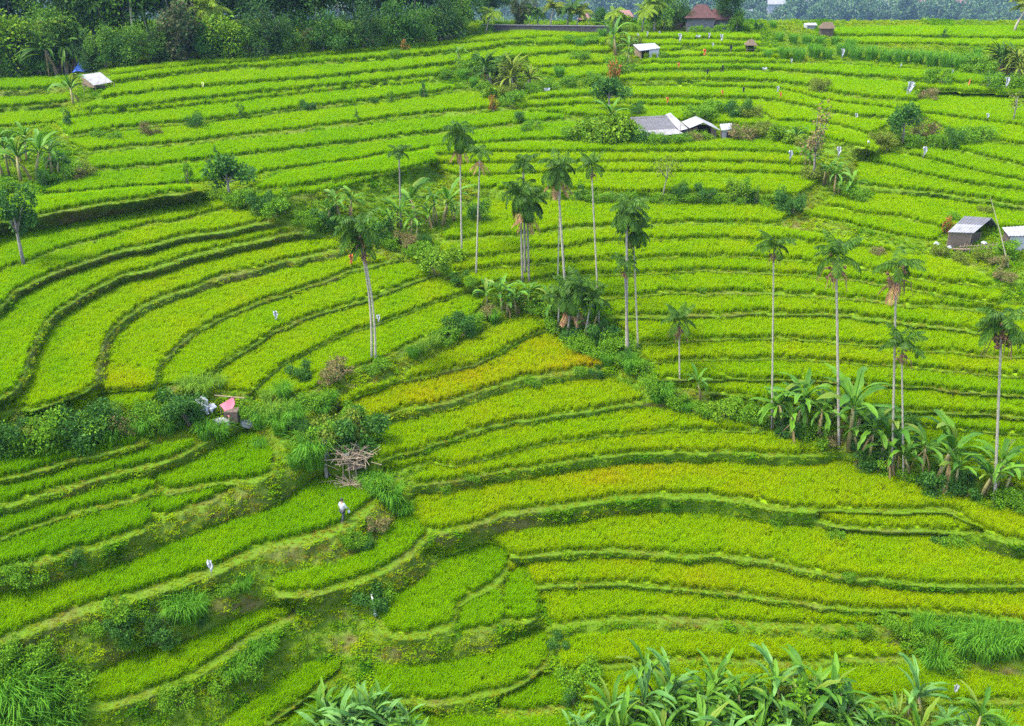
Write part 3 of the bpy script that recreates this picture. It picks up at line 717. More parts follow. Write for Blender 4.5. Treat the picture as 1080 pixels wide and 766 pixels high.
def proto_shrub(name, seed, mats, r0=(0.8, 0.8, 0.7), nb=6, leaves=150, size=0.2, stems=4, zc=0.65):
    nb += 5; leaves = int(leaves * 1.7); size *= 0.55
    r = np.random.default_rng(seed); root = empty(name); mb = MB(); blobs = []
    for k in range(nb):
        a = r.uniform(0, 6.28); q = math.sqrt(r.random()) * 0.95
        c = (math.cos(a) * q * r0[0], math.sin(a) * q * r0[1], zc + r.uniform(-.6, .6) * r0[2]); s = r.uniform(0.22, 0.55)
        blobs.append((c, (r0[0] * s, r0[1] * s, r0[2] * s), int(leaves * r.uniform(.7, 1.3))))
    leaf_cloud(mb, blobs, size, r, shell=0.25); mb.obj('foliage', M[mats[0]], root)
    mb = MB()
    for k in range(stems):
        c = np.array(blobs[k % nb][0]); mb.tube([(r.uniform(-.1, .1), r.uniform(-.1, .1), -0.15), c * np.array([.5, .5, .6]), c], [0.035, 0.025, 0.012], 5)
    mb.obj('stem', M[mats[1]], root)
    root['nominal'] = zc + r0[2] * 0.85; return root
def proto_tree(name, seed, mats, h=6.0, crown=(1.8, 1.8, 1.7), cz=0.66, nb=9, leaves=220, size=0.26, tr=0.13, bare=0.0, shell=0.3):
    r = np.random.default_rng(seed); root = empty(name); mb = MB(); c0 = np.array([0, 0, h * cz]); bl = []
    for k in range(nb):
        d = r.normal(0, 1, 3); d /= np.linalg.norm(d); q = r.uniform(0.35, 1.0)
        c = c0 + d * np.array(crown) * q; s = r.uniform(0.2, 0.46)
        bl.append((c, np.array(crown) * s, int(leaves * r.uniform(.6, 1.4))))
    leaf_cloud(mb, bl, size, r, shell=shell); mb.obj('crown', M[mats[0]], root)
    mb = MB(); b = np.array([r.normal(0, .05 * h), r.normal(0, .05 * h), h * (cz - 0.18)])
    mb.tube([(0, 0, -0.3), b * np.array([.3, .3, .5]), b, c0 + (0, 0, crown[2] * 0.3)], [tr, tr * .85, tr * .65, tr * .2], 8)
    for k in range(min(nb, 7)):
        e = bl[k][0]; m = (b + e) / 2 + r.normal(0, .1, 3); mb.tube([b - (0, 0, .2), m, e], [tr * .5, tr * .32, tr * .1], 5)
    mb.obj('trunk', M[mats[1]], root, True)
    root['nominal'] = h * cz + crown[2]; return root
def proto_grass(name, seed, mat, h=1.5, n=300, spread=0.5, lean=0.8, w=0.014):
    r = np.random.default_rng(seed); mb = MB()
    for k in range(n):
        a, b, q = r.uniform(0, 6.28), r.uniform(0, 6.28), spread * math.sqrt(r.random())
        p0 = np.array([q * math.cos(b), q * math.sin(b), -0.05]); d = np.array([math.cos(a), math.sin(a), 0]) * .6 + np.array([math.cos(b), math.sin(b), 0]) * .5
        s = np.cross(d, (0, 0, 1)); s /= np.linalg.norm(s); s = s * w * r.uniform(.7, 1.3); hh = h * r.uniform(.55, 1.05); l = lean * hh * r.uniform(.3, 1)
        P = [p0, p0 + d * l * .12 + (0, 0, hh * .5), p0 + d * l * .5 + (0, 0, hh * .9), p0 + d * l + (0, 0, hh * r.uniform(.6, .95))]
        mb.add([P[0] - s * .6, P[0] + s * .6, P[1] + s, P[1] - s, P[2] + s * .8, P[2] - s * .8, P[3] + s * .15, P[3] - s * .15], [(0, 1, 2, 3), (3, 2, 4, 5), (5, 4, 6, 7)])
    o = mb.obj(name, M[mat]); o['nominal'] = h; return o
def proto_rosette(name, seed, mats, n=5, L=1.3):
    r = np.random.default_rng(seed); root = empty(name); mb = MB(); ms = MB(); md = MB()
    for k in range(n):
        x, y, z = r.uniform(-.9, .9), r.uniform(-.9, .9), r.uniform(.45, 1.2)
        ms.tube([(x * .5, y * .5, -.2), (x, y, z)], [.09, .07], 6)
        for q in range(22):
            big_leaf(mb, (x, y, z), r.uniform(0, 6.28), r.uniform(-.1, 1.3), L * r.uniform(.7, 1.1), 0.17, r.uniform(.6, 1.6), r, 0, 4)
        for q in range(6): big_leaf(md, (x, y, z - .15), r.uniform(0, 6.28), -1.0, L * .8, 0.10, .5, r, 0, 3)
    mb.obj('leaves', M[mats[0]], root); ms.obj('stem', M['bark_grey'], root); md.obj('dead_leaf', M['leaf_dry'], root)
    root['nominal'] = 2.1; return root
def proto_ginger(seed, mat='banana_pale'):
    r = np.random.default_rng(seed); root = empty('broad_leaf_plant'); mb = MB(); ms = MB()
    for k in range(7):
        x, y = r.uniform(-.5, .5, 2); hh = r.uniform(.8, 1.6); l = r.normal(0, .15, 2); top = np.array([x + l[0], y + l[1], hh]); ms.tube([(x, y, -.2), top], [.03, .015], 5)
        for q in range(6):
            p = np.array([x, y, 0]) + (top - np.array([x, y, 0])) * (0.4 + 0.1 * q); big_leaf(mb, p, r.uniform(0, 6.28), r.uniform(.5, 1.3), r.uniform(.8, 1.4), .24, r.uniform(.6, 1.5), r, 0, 4)
    mb.obj('leaves', M[mat], root); ms.obj('stem', M['banana_stem'], root); root['nominal'] = 2.3; return root
def proto_coconut(seed, mat='palm_leaf', h=11.0, L=4.2):
    r = np.random.default_rng(seed); root = empty('coconut_palm'); mb = MB(); lx, ly = r.normal(0, .8, 2)
    top = np.array([lx, ly, h]); mb.tube([(0, 0, -.4), (lx * .2, ly * .2, h * .35), (lx * .6, ly * .6, h * .7), top], [.24, .17, .15, .13], 9); mb.obj('trunk', M['bark_pale'], root, True)
    mb = MB()
    for k in range(19): frond(mb, top, k * 2.4, r.uniform(-.2, 1.25), L * r.uniform(.85, 1.1), r.uniform(1.1, 1.9), 0.85, 26, r, 0, 0.045, .7)
    mb.obj('crown', M[mat], root)
    mb = MB()
    for k in range(8): mb.blob(top + r.normal(0, .25, 3) - (0, 0, .3), .14, 7, 5)
    mb.obj('coconut_cluster', M['shaft'], root); root['nominal'] = h + 2.5; return root

BUILD = {
 'banana': [lambda: proto_banana(1, h=2.2, n=10, L=2.4, W=.42), lambda: proto_banana(2, h=1.9, n=9, L=2.3, W=.40), lambda: proto_banana(3, h=2.5, n=11, L=2.3, W=.42), lambda: proto_banana(4, h=1.5, n=8, L=2.1, W=.40)],
 'banana_up': [lambda: proto_banana(5, 'banana_leaf', 1.6, 10, 2.2, .25, .36), lambda: proto_banana(6, 'banana_pale', 1.8, 10, 2.3, .2, .34), lambda: proto_banana(8, 'banana_leaf', 2.0, 11, 2.0, .05, .38), lambda: proto_banana(9, 'banana_leaf', 1.7, 9, 2.4, .1, .32)],
 'bush': [lambda: proto_shrub('bush', 11, ('leaf_mid', 'bark')), lambda: proto_shrub('bush', 12, ('leaf_mid', 'bark'), (1.0, .9, .6), 8, 120)],
 'darkbush': [lambda: proto_shrub('bush', 13, ('leaf_dark', 'bark')), lambda: proto_shrub('bush', 14, ('leaf_dark', 'bark'), (.7, .7, .9), 7, 130, .17, 4, .85)],
 'lightbush': [lambda: proto_shrub('bush', 15, ('leaf_light', 'bark'), (.8, .8, .8), 7, 110, .28), lambda: proto_shrub('bush', 16, ('leaf_light', 'bark'), (1, .9, .6), 7, 120, .22)],
 'olivebush': [lambda: proto_shrub('bush', 17, ('leaf_olive', 'bark'), (.9, .9, .7), 7, 110, .2)],
 'redbush': [lambda: proto_shrub('bush', 18, ('leaf_red', 'bark'), (.75, .75, .75), 6, 110, .18)],
 'drybush': [lambda: proto_shrub('dry_shrub', 19, ('leaf_dry', 'bark'), (.8, .8, .6), 6, 90, .2)],
 'sapling': [lambda: proto_shrub('sapling', 20, ('leaf_dark', 'bark'), (.4, .4, .9), 6, 60, .18, 3, 1.0), lambda: proto_shrub('sapling', 21, ('leaf_mid', 'bark'), (.35, .35, .8), 5, 60, .18, 3, .9)],
 'orange': [lambda: proto_shrub('orange_shrub', 22, ('orange_leaf', 'bark'), (.5, .5, .9), 6, 50, .28, 3, .9)],
 'grass': [lambda: proto_grass('grass_clump', 31, 'napier'), lambda: proto_grass('grass_clump', 32, 'napier', 1.8, 340, .65)],
 'lightgrass': [lambda: proto_grass('grass_clump', 33, 'napier_light', 1.6, 280, .5, .9, .015)],
 'rosette': [lambda: proto_rosette('screw_pine', 41, ('leaf_olive',)), lambda: proto_rosette('screw_pine', 42, ('palm_leaf',), 6)],
 'ginger': [lambda: proto_ginger(51), lambda: proto_ginger(52, 'banana_leaf')],
 'tree': [lambda: proto_tree('small_tree', 61, ('leaf_dark', 'bark_grey'), 5.0, (1.3, 1.3, 1.9), .62, 9, 210, .24)],
 'roundtree': [lambda: proto_tree('small_tree', 62, ('leaf_dark', 'bark_grey'), 3.2, (1.6, 1.5, 1.15), .66, 11, 190, .22, .1)],
 'airytree': [lambda: proto_tree('small_tree', 63, ('leaf_olive', 'bark_grey'), 4.2, (1.7, 1.7, 1.3), .66, 12, 26, .26, .07)],
 'baretree': [lambda: proto_tree('small_tree', 64, ('leaf_olive', 'bark_grey'), 3.8, (1.0, 1.0, 1.1), .68, 9, 34, .24, .08)],
 'drystalk': [lambda: proto_tree('weedy_tree', 65, ('leaf_dry', 'bark_grey'), 8.5, (1.3, 1.3, 3.6), .52, 14, 34, .3, .13)],
 'forest': [lambda: proto_tree('forest_tree', 71, ('forest', 'bark_grey'), 13, (4.8, 4.8, 5.2), .62, 30, 300, .42, .25), lambda: proto_tree('forest_tree', 72, ('forest', 'bark'), 15, (4.3, 4.3, 6.6), .58, 32, 280, .38, .25), lambda: proto_tree('forest_tree', 73, ('forest_mid', 'bark_grey'), 12, (4.6, 4.6, 5.0), .58, 28, 280, .40, .22)],
 'forestfront': [lambda: proto_tree('forest_tree', 74, ('forest_mid', 'bark'), 6.4, (3.9, 3.6, 3.2), .46, 26, 260, .30, .2, shell=.2), lambda: proto_tree('forest_tree', 75, ('forest', 'bark'), 7.2, (3.7, 3.5, 3.9), .48, 26, 260, .30, .2, shell=.2), lambda: proto_tree('forest_tree', 78, ('forest_mid', 'bark_grey'), 8.2, (3.2, 3.4, 4.2), .52, 24, 220, .34, .2, shell=.2), lambda: proto_tree('forest_tree', 79, ('leaf_dark', 'bark'), 6.0, (4.2, 3.4, 2.9), .46, 26, 240, .28, .2, shell=.2)],
 'forestlight': [lambda: proto_tree('forest_tree', 76, ('leaf_light', 'bark'), 6.8, (3.6, 3.2, 3.2), .50, 24, 230, .34, .2, shell=.3)],
 'forestbrown': [lambda: proto_tree('forest_tree', 77, ('forest_brown', 'bark'), 8.5, (3.0, 3.0, 3.6), .56, 20, 240, .42, .2, shell=.3)],
 'coconut': [lambda: proto_coconut(81), lambda: proto_coconut(82, 'palm_leaf', 13, 4.4)],
 'coconutlight': [lambda: proto_coconut(83, 'palm_bright', 5.0, 3.6)],
 'coconutlow': [lambda: proto_coconut(84, 'palm_leaf', 4.0, 3.6), lambda: proto_coconut(85, 'leaf_olive', 4.4, 3.5)],
}
DESC = {'banana': 'green banana plant', 'banana_up': 'tall banana plant with upright leaves', 'bush': 'mid-green bush', 'darkbush': 'dark green bush', 'lightbush': 'pale yellow-green bush', 'olivebush': 'olive bush',
 'redbush': 'reddish-brown bush', 'drybush': 'dry brown shrub', 'sapling': 'narrow upright sapling', 'orange': 'orange-red leafy shrub', 'grass': 'clump of tall green grass', 'lightgrass': 'clump of pale tall grass',
 'rosette': 'spiky screw pine clump', 'ginger': 'broad-leaved green plant', 'tree': 'small dark tree', 'roundtree': 'round dark tree', 'airytree': 'thin airy tree', 'baretree': 'small half-bare tree', 'drystalk': 'tall half-dead weedy tree',
 'forest': 'tall dark forest tree', 'forestfront': 'low bushy forest tree', 'forestlight': 'light green forest tree', 'forestbrown': 'brownish forest tree', 'coconut': 'dark coconut palm', 'coconutlight': 'bright yellow-green coconut palm', 'coconutlow': 'low spreading coconut palm'}
CAT = {'banana': 'banana plant', 'banana_up': 'banana plant', 'grass': 'grass clump', 'lightgrass': 'grass clump', 'rosette': 'screw pine', 'ginger': 'plant', 'coconut': 'palm', 'coconutlight': 'palm', 'coconutlow': 'palm', 'sapling': 'sapling'}
ORD = 'first second third fourth fifth sixth seventh eighth ninth tenth eleventh twelfth thirteenth fourteenth fifteenth sixteenth seventeenth eighteenth nineteenth twentieth'.split()
def ordinal(n): return ORD[n] if n < 20 else ('twenty-' + ORD[n - 20] if n < 29 else 'thirty-' + ORD[n - 30] if n > 29 else 'thirtieth')
NEXT = {}
def plant(kind, u, v, hp, label, group=None, dz=0.0, sc=1.0):
    vs = BUILD[kind]; k = NEXT.get(kind, RNG.integers(0, len(vs))) % len(vs); NEXT[kind] = k + 1
    if (kind, k) not in PROTO: PROTO[kind, k] = vs[k]()
    pr = PROTO[kind, k]; p = ground(u, v); p.z += dz; s = upright(p, hp) / pr['nominal'] * sc
    if kind in ('bush', 'darkbush', 'lightbush', 'olivebush', 'redbush', 'drybush', 'grass', 'lightgrass'): s *= (.86 if hp < 24 else .74) * (.8 if kind == 'lightgrass' else 1)
    if kind == 'banana' and hp > 50: s *= .94
    t = 'tree' if ('tree' in kind or 'forest' in kind or kind == 'drystalk') else 'shrub'
    return place(pr, p, RNG.uniform(0, 6.28), (s * RNG.uniform(.92, 1.08), s * RNG.uniform(.92, 1.08), s), label, CAT.get(kind, t), group, (RNG.normal(0, .03), RNG.normal(0, .03)))
def row(where, group, items, cap=None):
    items = sorted(items, key=lambda x: x[1]); by = {}
    for it in items: by.setdefault(it[0], []).append(it)
    for kind, its in by.items():
        for n, (k, u, v, hp) in enumerate(its):
            lab = DESC[kind] + ' ' + where if len(its) == 1 else DESC[kind] + ' ' + where + ', ' + ordinal(n) + ' from left'
            plant(k, u, v, hp, lab, group)
# ------------------------------------------------------------------ planting
row('beside the left edge under the top terraces', 'plants at the left edge of the hillside', [('banana',10,186,48),('banana',22,193,54),('banana',38,190,50),('banana',28,170,40),('banana',56,187,40),('bush',70,192,24),('darkbush',62,180,24),('olivebush',90,188,24),('drybush',80,192,18),('bush',8,205,22),('darkbush',46,196,20),('bush',4,150,18)])
plant('banana', 78, 113, 36, 'banana plant in front of the white-roofed hut by the forest')
row('on the banks below the forest', 'shrubs below the forest', [('redbush',160,145,24),('darkbush',207,138,21),('sapling',255,127,18),('darkbush',324,119,14),('sapling',412,112,16),('sapling',447,105,19),('sapling',198,196,24),('sapling',228,165,12),('sapling',376,128,12),('bush',416,64,14),('orange',427,57,13),('darkbush',395,113,12),('sapling',72,135,22),('bush',105,148,14),('bush',120,150,12)])
plant('roundtree', 243, 214, 50, 'round dark tree at the top corner of the curved bowl terraces')
plant('tree', 25, 279, 76, 'small dark tree on the bund at the left edge of the bowl')
row('in the scrub at the head of the gully', 'shrubs at the head of the gully', [('bush',216,213,18),('bush',262,216,22),('darkbush',274,223,26),('bush',290,229,22),('sapling',301,224,26),('bush',205,211,14),('lightbush',228,214,16),('bush',252,219,18),('darkbush',283,222,18)])
row('above the long curved bank near the top', 'plants above the top bank', [('banana',484,73,26),('bush',470,83,14),('bush',495,80,18),('darkbush',506,76,20),('rosette',524,88,32),('rosette',548,95,38),('bush',510,98,15),('lightbush',520,107,18),('bush',540,112,18),('orange',520,117,14),('grass',488,84,14),('grass',500,92,14),('bush',555,142,14),('darkbush',548,130,15),('olivebush',535,102,16)])
row('in the gully hedge above the bowl', 'plants of the gully hedge', [('banana',346,237,30),('banana',358,234,36),('banana',368,228,32),('darkbush',343,238,22),('banana',412,246,26),('banana',440,234,44),('banana',434,252,32),('banana',466,240,54),('banana',457,238,40),('drybush',424,257,15),('drybush',435,264,17),('darkbush',505,237,34),('bush',441,270,18),('bush',452,277,22),('lightbush',462,286,32),('bush',472,291,14),('darkbush',485,298,15),('bush',497,302,13),('banana',420,240,34),('darkbush',400,252,26),('bush',385,250,24),('darkbush',372,246,24),('bush',330,240,16),('bush',318,236,14),('banana',478,236,30),('bush',412,262,16),('darkbush',448,262,18)])
row('at the tip of the ripening ridge', 'plants at the tip of the ridge', [('banana',514,324,28),('banana',530,331,38),('banana',545,334,40),('banana',557,331,34),('lightgrass',447,373,24),('lightgrass',458,366,20),('darkbush',485,354,30),('bush',499,347,20),('bush',571,337,24),('drybush',515,335,14),('grass',436,378,16),('bush',470,362,16),('grass',520,340,16)])
row('in the thicket around the short palms', 'thicket around the short palms', [('bush',586,348,26),('darkbush',600,366,28),('bush',618,368,26),('bush',612,374,20),('darkbush',634,362,28),('bush',645,370,22),('bush',630,381,18),('grass',665,392,26),('bush',676,394,20),('darkbush',660,386,20),('banana',578,338,34),('banana',625,352,36),('lightbush',590,335,26),('bush',652,378,20),('grass',640,386,18)])
row('along the hedge on the ridge crest', 'plants along the ridge crest', [('bush',690,413,18),('grass',702,422,26),('bush',712,429,20),('grass',724,435,16),('bush',770,438,26),('lightbush',759,441,20),('bush',786,443,18),('banana',739,422,32),('bush',742,438,14),('grass',692,424,16),('grass',748,441,14),('bush',800,448,16)])
row('in the banana grove on the ridge', 'banana grove on the ridge', [('banana',815,453,40),('banana',826,456,54),('banana',839,459,62),('banana',852,461,58),('banana',864,463,46),('banana',875,452,42),('banana',895,473,84),('banana',926,499,70),('banana',940,497,44),('banana',986,513,76),('banana',1033,528,56),('banana',1050,522,58),('banana',905,482,44),('banana',960,508,46),('banana',1006,520,48),('banana',916,490,60),('banana',972,505,56),('darkbush',906,481,26),('darkbush',916,491,28),('bush',926,497,22),('darkbush',985,520,34),('darkbush',1001,521,30),('darkbush',1016,527,26),('bush',1060,531,24),('bush',1072,537,18),('darkbush',957,456,26),('bush',943,450,20),('drybush',876,470,14),('drybush',905,497,10),('bush',960,508,18),('bush',1045,535,18),('drybush',955,509,9),('bush',860,466,20),('darkbush',832,461,22)])
row('in the hedge below the bowl terraces', 'hedge below the bowl terraces', [('darkbush',2,478,42),('bush',16,482,36),('grass',30,478,34),('bush',42,474,42),('bush',54,472,46),('grass',66,474,34),('darkbush',78,470,44),('darkbush',90,466,46),('bush',102,466,40),('darkbush',114,464,44),('grass',120,468,26),('redbush',128,460,34),('grass',140,460,22),('grass',152,457,26),('bush',166,456,28),('grass',178,456,24),('darkbush',188,446,38),('darkbush',200,450,46),('bush',178,444,26),('grass',216,462,24),('grass',232,462,22),('lightgrass',214,420,40),('lightgrass',200,416,34),('lightgrass',232,410,26),('lightgrass',120,438,26),('grass',60,478,24),('grass',90,476,22),('grass',8,486,26),('olivebush',30,462,30),('darkbush',12,470,34),('bush',66,458,36),('lightgrass',158,438,22),('bush',146,446,22)])
row('on the slope above the brushwood shelter', 'plants above the brushwood shelter', [('bush',262,443,28),('grass',275,450,28),('lightgrass',285,444,36),('grass',296,457,28),('lightgrass',300,440,30),('grass',312,448,30),('darkbush',318,462,22),('grass',330,490,46),('lightgrass',322,468,28),('bush',345,470,36),('olivebush',356,468,44),('darkbush',379,472,46),('bush',388,470,30),('darkbush',317,402,24),('drybush',356,400,26),('drybush',346,405,16),('bush',396,393,16),('grass',340,440,22),('bush',330,430,20),('grass',350,425,16),('grass',300,420,22),('lightgrass',282,424,24),('bush',366,450,26),('grass',338,460,24),('bush',400,520,22),('grass',312,492,24),('grass',275,475,16)])
row('on the bank under the walking person', 'plants on the bank under the person', [('grass',412,535,34),('grass',400,522,28),('grass',424,545,26),('bush',378,578,18),('darkbush',388,582,18),('bush',370,574,14),('drybush',398,560,16),('darkbush',392,642,22),('bush',400,636,16),('grass',388,515,18),('bush',470,520,12),('bush',498,508,10)])
row('on the overgrown slope at lower left', 'plants on the lower left slope', [('darkbush',80,598,19),('bush',30,614,20),('bush',8,612,18),('bush',42,612,14),('darkbush',160,668,26),('darkbush',172,676,26),('grass',184,650,26),('grass',200,652,34),('grass',212,646,20),('bush',125,652,26),('darkbush',128,672,24),('bush',140,684,16),('bush',262,712,24),('grass',270,700,26),('grass',248,716,20),('bush',232,730,18),('grass',282,690,20),('bush',186,744,18),('lightbush',190,738,14),('bush',240,628,14),('grass',258,622,18),('bush',105,668,14),('bush',150,652,14),('darkbush',215,660,12)])
row('in the lower left corner', 'tall grass in the lower left corner', [('grass',8,745,50),('grass',28,755,50),('grass',50,750,42),('grass',14,782,52),('grass',46,785,46),('grass',72,768,34),('bush',18,718,32),('bush',55,720,28),('bush',35,702,26),('bush',78,740,22),('grass',-8,760,50),('bush',2,700,26),('grass',66,795,40)])
row('by the grassy bank at lower right', 'tall grass at the lower right bank', [('grass',1018,690,34),('grass',1036,693,40),('grass',1056,690,38),('grass',1076,690,36),('grass',1002,672,22),('grass',984,708,34),('bush',962,682,22),('grass',972,668,22),('bush',940,664,16),('bush',1000,712,16),('grass',1030,672,26),('bush',910,668,12)])
row('on the banks of the ripening terraces', 'weeds on the ripening banks', [('bush',815,558,13),('bush',880,569,12),('bush',1000,577,14),('bush',1018,578,13),('darkbush',990,576,12),('bush',735,548,10),('bush',895,612,10),('darkbush',703,490,9),('bush',515,512,10),('bush',612,396,12),('darkbush',628,398,12),('bush',562,408,12),('bush',770,638,8),('bush',612,722,22),('darkbush',606,745,24),('darkbush',588,685,14)])
row('in the belt across the level terraces', 'shrubs across the level terraces', [('darkbush',718,212,22),('darkbush',741,214,20),('sapling',785,217,28),('sapling',796,219,22),('sapling',821,220,24),('darkbush',833,226,28),('darkbush',827,226,20),('bush',660,214,14),('bush',690,216,12),('bush',760,217,13),('bush',775,218,13),('bush',806,221,13),('lightbush',780,206,18),('sapling',612,214,22),('bush',625,216,16),('bush',640,214,13),('bush',705,217,12),('bush',725,215,13),('bush',750,216,14),('bush',712,299,10),('bush',740,309,8)])
plant('airytree', 699, 208, 42, 'thin airy tree standing in the rice below the central huts')
row('beside the half-dead tree on the slope', 'plants beside the half-dead tree', [('banana',880,207,36),('banana',893,210,32),('banana',868,196,32),('lightbush',825,154,28),('banana',838,157,26),('bush',902,213,20),('olivebush',858,192,22),('banana',850,178,26),('olivebush',886,190,24),('bush',915,210,12),('olivebush',848,160,18)])
plant('drystalk', 857, 192, 86, 'tall half-dead weedy tree with dry stalks right of the huts')
row('in the clump above the wooden hut', 'shrubs above the wooden hut', [('redbush',975,150,30),('bush',989,157,24),('darkbush',1004,156,27),('bush',1020,154,27),('bush',1031,152,20),('olivebush',935,157,20),('olivebush',924,152,16),('bush',962,156,18),('drybush',978,108,16),('bush',988,90,20),('bush',960,100,10),('orange',998,248,17),('bush',1008,236,12),('olivebush',1040,228,14),('bush',1062,270,24),('olivebush',1035,275,16),('drybush',1052,282,14),('olivebush',1010,277,14),('olivebush',990,270,14),('drybush',925,272,14),('drybush',1058,298,16)])
plant('roundtree', 952, 152, 42, 'round dark tree standing in the rice above the wooden hut')
plant('olivebush', 864, 98, 20, 'olive bush alone on the bund among the upper flags')
plant('baretree', 1068, 130, 34, 'small half-bare tree near the right edge among the flags')
row('along the right edge near the crest', 'plants at the right edge near the crest', [('rosette',1058,80,34),('rosette',1076,84,34),('bush',1040,82,24),('bush',1070,95,24),('bush',1025,77,20),('darkbush',1046,86,12),('bush',1052,96,20),('grass',1030,60,12),('sapling',995,44,14)])
plant('coconutlow', 1068, 36, 46, 'dark low palm on the crest at the right edge')
for k, (u, v, h) in enumerate([(822,44,12),(836,46,14),(826,62,16),(842,64,18),(858,62,20),(872,63,16),(888,60,18),(902,63,18),(918,64,20),(934,66,18),(950,67,20),(966,68,20),(982,70,20),(998,72,22),(1012,74,20),(850,47,14),(864,48,12),(810,62,12),(880,48,12),(896,52,14),(1026,70,18),(815,30,10)]):
    plant('grass', u, v, h, 'clump of tall fodder grass in the band below the crest', 'fodder grass clumps below the crest')
row('around the central huts', 'plants around the central huts', [('lightbush',628,150,34),('lightbush',640,152,40),('lightbush',650,149,36),('lightbush',645,153,26),('olivebush',622,149,30),('bush',612,148,24),('bush',667,152,26),('darkbush',676,154,18),('bush',686,155,16),('bush',698,155,16),('bush',710,155,15),('bush',722,154,15),('drybush',733,152,14),('lightbush',741,150,14),('drybush',782,150,24),('olivebush',794,148,22),('darkbush',672,124,18),('darkbush',777,126,26),('bush',757,122,18),('bush',736,128,20),('bush',746,127,18),('olivebush',790,127,20),('bush',600,146,16),('banana',640,146,42),('darkbush',700,156,13),('bush',562,140,14),('olivebush',806,140,16)])
plant('roundtree', 642, 120, 38, 'round dark tree standing behind the shrubs left of the huts')
row('around the small barn near the crest', 'plants around the small barn', [('banana',650,62,40),('banana',661,68,30),('bush',655,78,20),('olivebush',664,52,20),('orange',648,88,22),('bush',562,100,16),('bush',578,96,14),('bush',600,92,16),('bush',625,90,18),('grass',612,52,16),('grass',600,48,14),('grass',625,50,16),('grass',635,40,12),('grass',590,82,16),('bush',612,66,14),('grass',640,92,14),('bush',700,62,9),('lightbush',655,32,24)])

# foreground vegetation, rooted just below the frame
row('along the bottom edge of the view', 'plants along the bottom edge', [('banana_up',u,v,h*.8) for u,v,h in ((638,776,56),(662,768,60),(682,752,70),(702,772,56),(718,758,62),(738,770,58),(757,756,62),(778,762,64),(808,770,60),(828,758,68),(850,754,68),(872,766,62),(900,772,50),(934,778,46),(974,768,62),(1024,790,56),(655,800,62),(690,804,62),(730,804,62),(770,804,64),(805,804,66),(840,804,66),(885,802,60),(960,806,62),(1050,802,46))] +
 [('ginger',u,v,h*.9) for u,v,h in ((672,772,40),(728,766,40),(765,772,44),(800,774,46),(836,776,44),(860,766,44),(890,778,40),(915,786,38),(944,786,38),(1006,786,38),(614,782,34),(748,792,50),(820,792,50),(346,776,48),(362,784,54),(380,778,52),(398,782,54),(416,784,44),(432,790,38),(372,800,50))] +
 [('olivebush',838,764,50),('olivebush',868,768,46),('redbush',852,760,36),('redbush',880,764,32),('grass',425,788,34),('grass',322,788,30),('grass',690,780,40),('grass',640,786,40),('grass',715,782,40),('grass',790,784,44),('grass',860,784,42),('olivebush',955,775,40),('grass',905,780,38),('lightgrass',800,782,44),('lightgrass',745,778,40),('lightgrass',925,782,36),('grass',1045,786,36),('lightgrass',985,784,36),('lightgrass',338,786,36),('lightgrass',408,790,34),('sapling',790,770,48),('sapling',846,776,52),('sapling',876,776,46),('sapling',705,776,44)])

# forest along the top left and trees near the crest
row('along the forest edge', 'trees of the forest', [('forestlight',20,78,66),('forestfront',0,82,50),('forestfront',44,80,36),('rosette',72,78,52),('forestfront',58,74,60),('forestfront',96,75,34),('forestfront',112,72,44),('forestfront',128,71,30),('forestfront',146,69,38),('forestbrown',196,66,66),('forestfront',166,67,32),('forestfront',182,66,44),('forestfront',218,65,36),('forestlight',242,64,46),('forestfront',262,63,34),('forestfront',282,62,52),('forestfront',304,60,38),('forestbrown',330,58,30),('forestfront',342,57,40),('forestfront',362,56,32),('forestfront',384,54,46),('forestfront',404,52,34),('forestfront',424,50,44),('forestfront',446,48,34),('forestfront',466,45,46),('forestfront',486,42,44),('forestlight',128,70,26),('forestlight',322,59,24)])
row('deeper in the forest', 'tall trees of the forest', [('forest',-30,70,120),('forest',10,62,120),('forest',60,60,110),('forest',100,58,115),('forest',135,57,110),('forest',160,50,118),('forest',200,52,110),('forest',235,48,115),('forest',275,50,108),('forest',310,46,112),('forest',345,45,105),('forest',380,42,110),('forest',415,40,102),('forest',445,38,98),('forest',475,34,96),('forest',120,42,120),('forest',300,38,110),('forest',400,33,100),('coconutlight',232,60,72),('coconutlight',70,74,62),('coconut',360,50,58),('coconut',160,60,60),('coconut',120,62,66),('coconut',410,46,54),('coconut',20,66,84),('coconut',143,60,110),('coconut',215,55,75),('coconut',292,48,100),('coconut',330,50,64),('coconut',472,40,52),('coconut',182,56,90),('coconut',440,40,70),('forest',-70,80,120),('forest',-110,84,120)])
row('inside the forest behind the front trees', 'bananas in the forest', [('banana',222,64,48),('banana',236,62,52),('banana',250,62,44),('banana',278,60,36),('banana',395,50,30),('banana',120,68,34),('rosette',175,66,30),('rosette',465,46,30)])
row('behind the long wall near the crest', 'trees behind the long wall', [('forestbrown',552,30,34),('coconutlow',568,31,28),('coconutlow',580,30,34),('coconutlow',598,30,36),('coconutlow',608,31,28),('forest',520,26,44),('coconutlight',512,38,34),('coconutlight',690,34,44),('coconutlight',677,35,34),('coconutlight',648,34,30),('bush',536,30,10),('forestfront',700,32,36),('forest',766,33,62),('forestfront',722,33,26),('forestfront',776,35,24),('bush',734,37,11),('bush',748,37,10),('bush',762,37,12),('bush',512,38,12),('forestfront',632,26,16),('bush',786,34,10),('darkbush',800,32,9),('banana',556,33,16),('banana',620,33,16),('lightbush',664,36,14),('darkbush',778,34,12)])

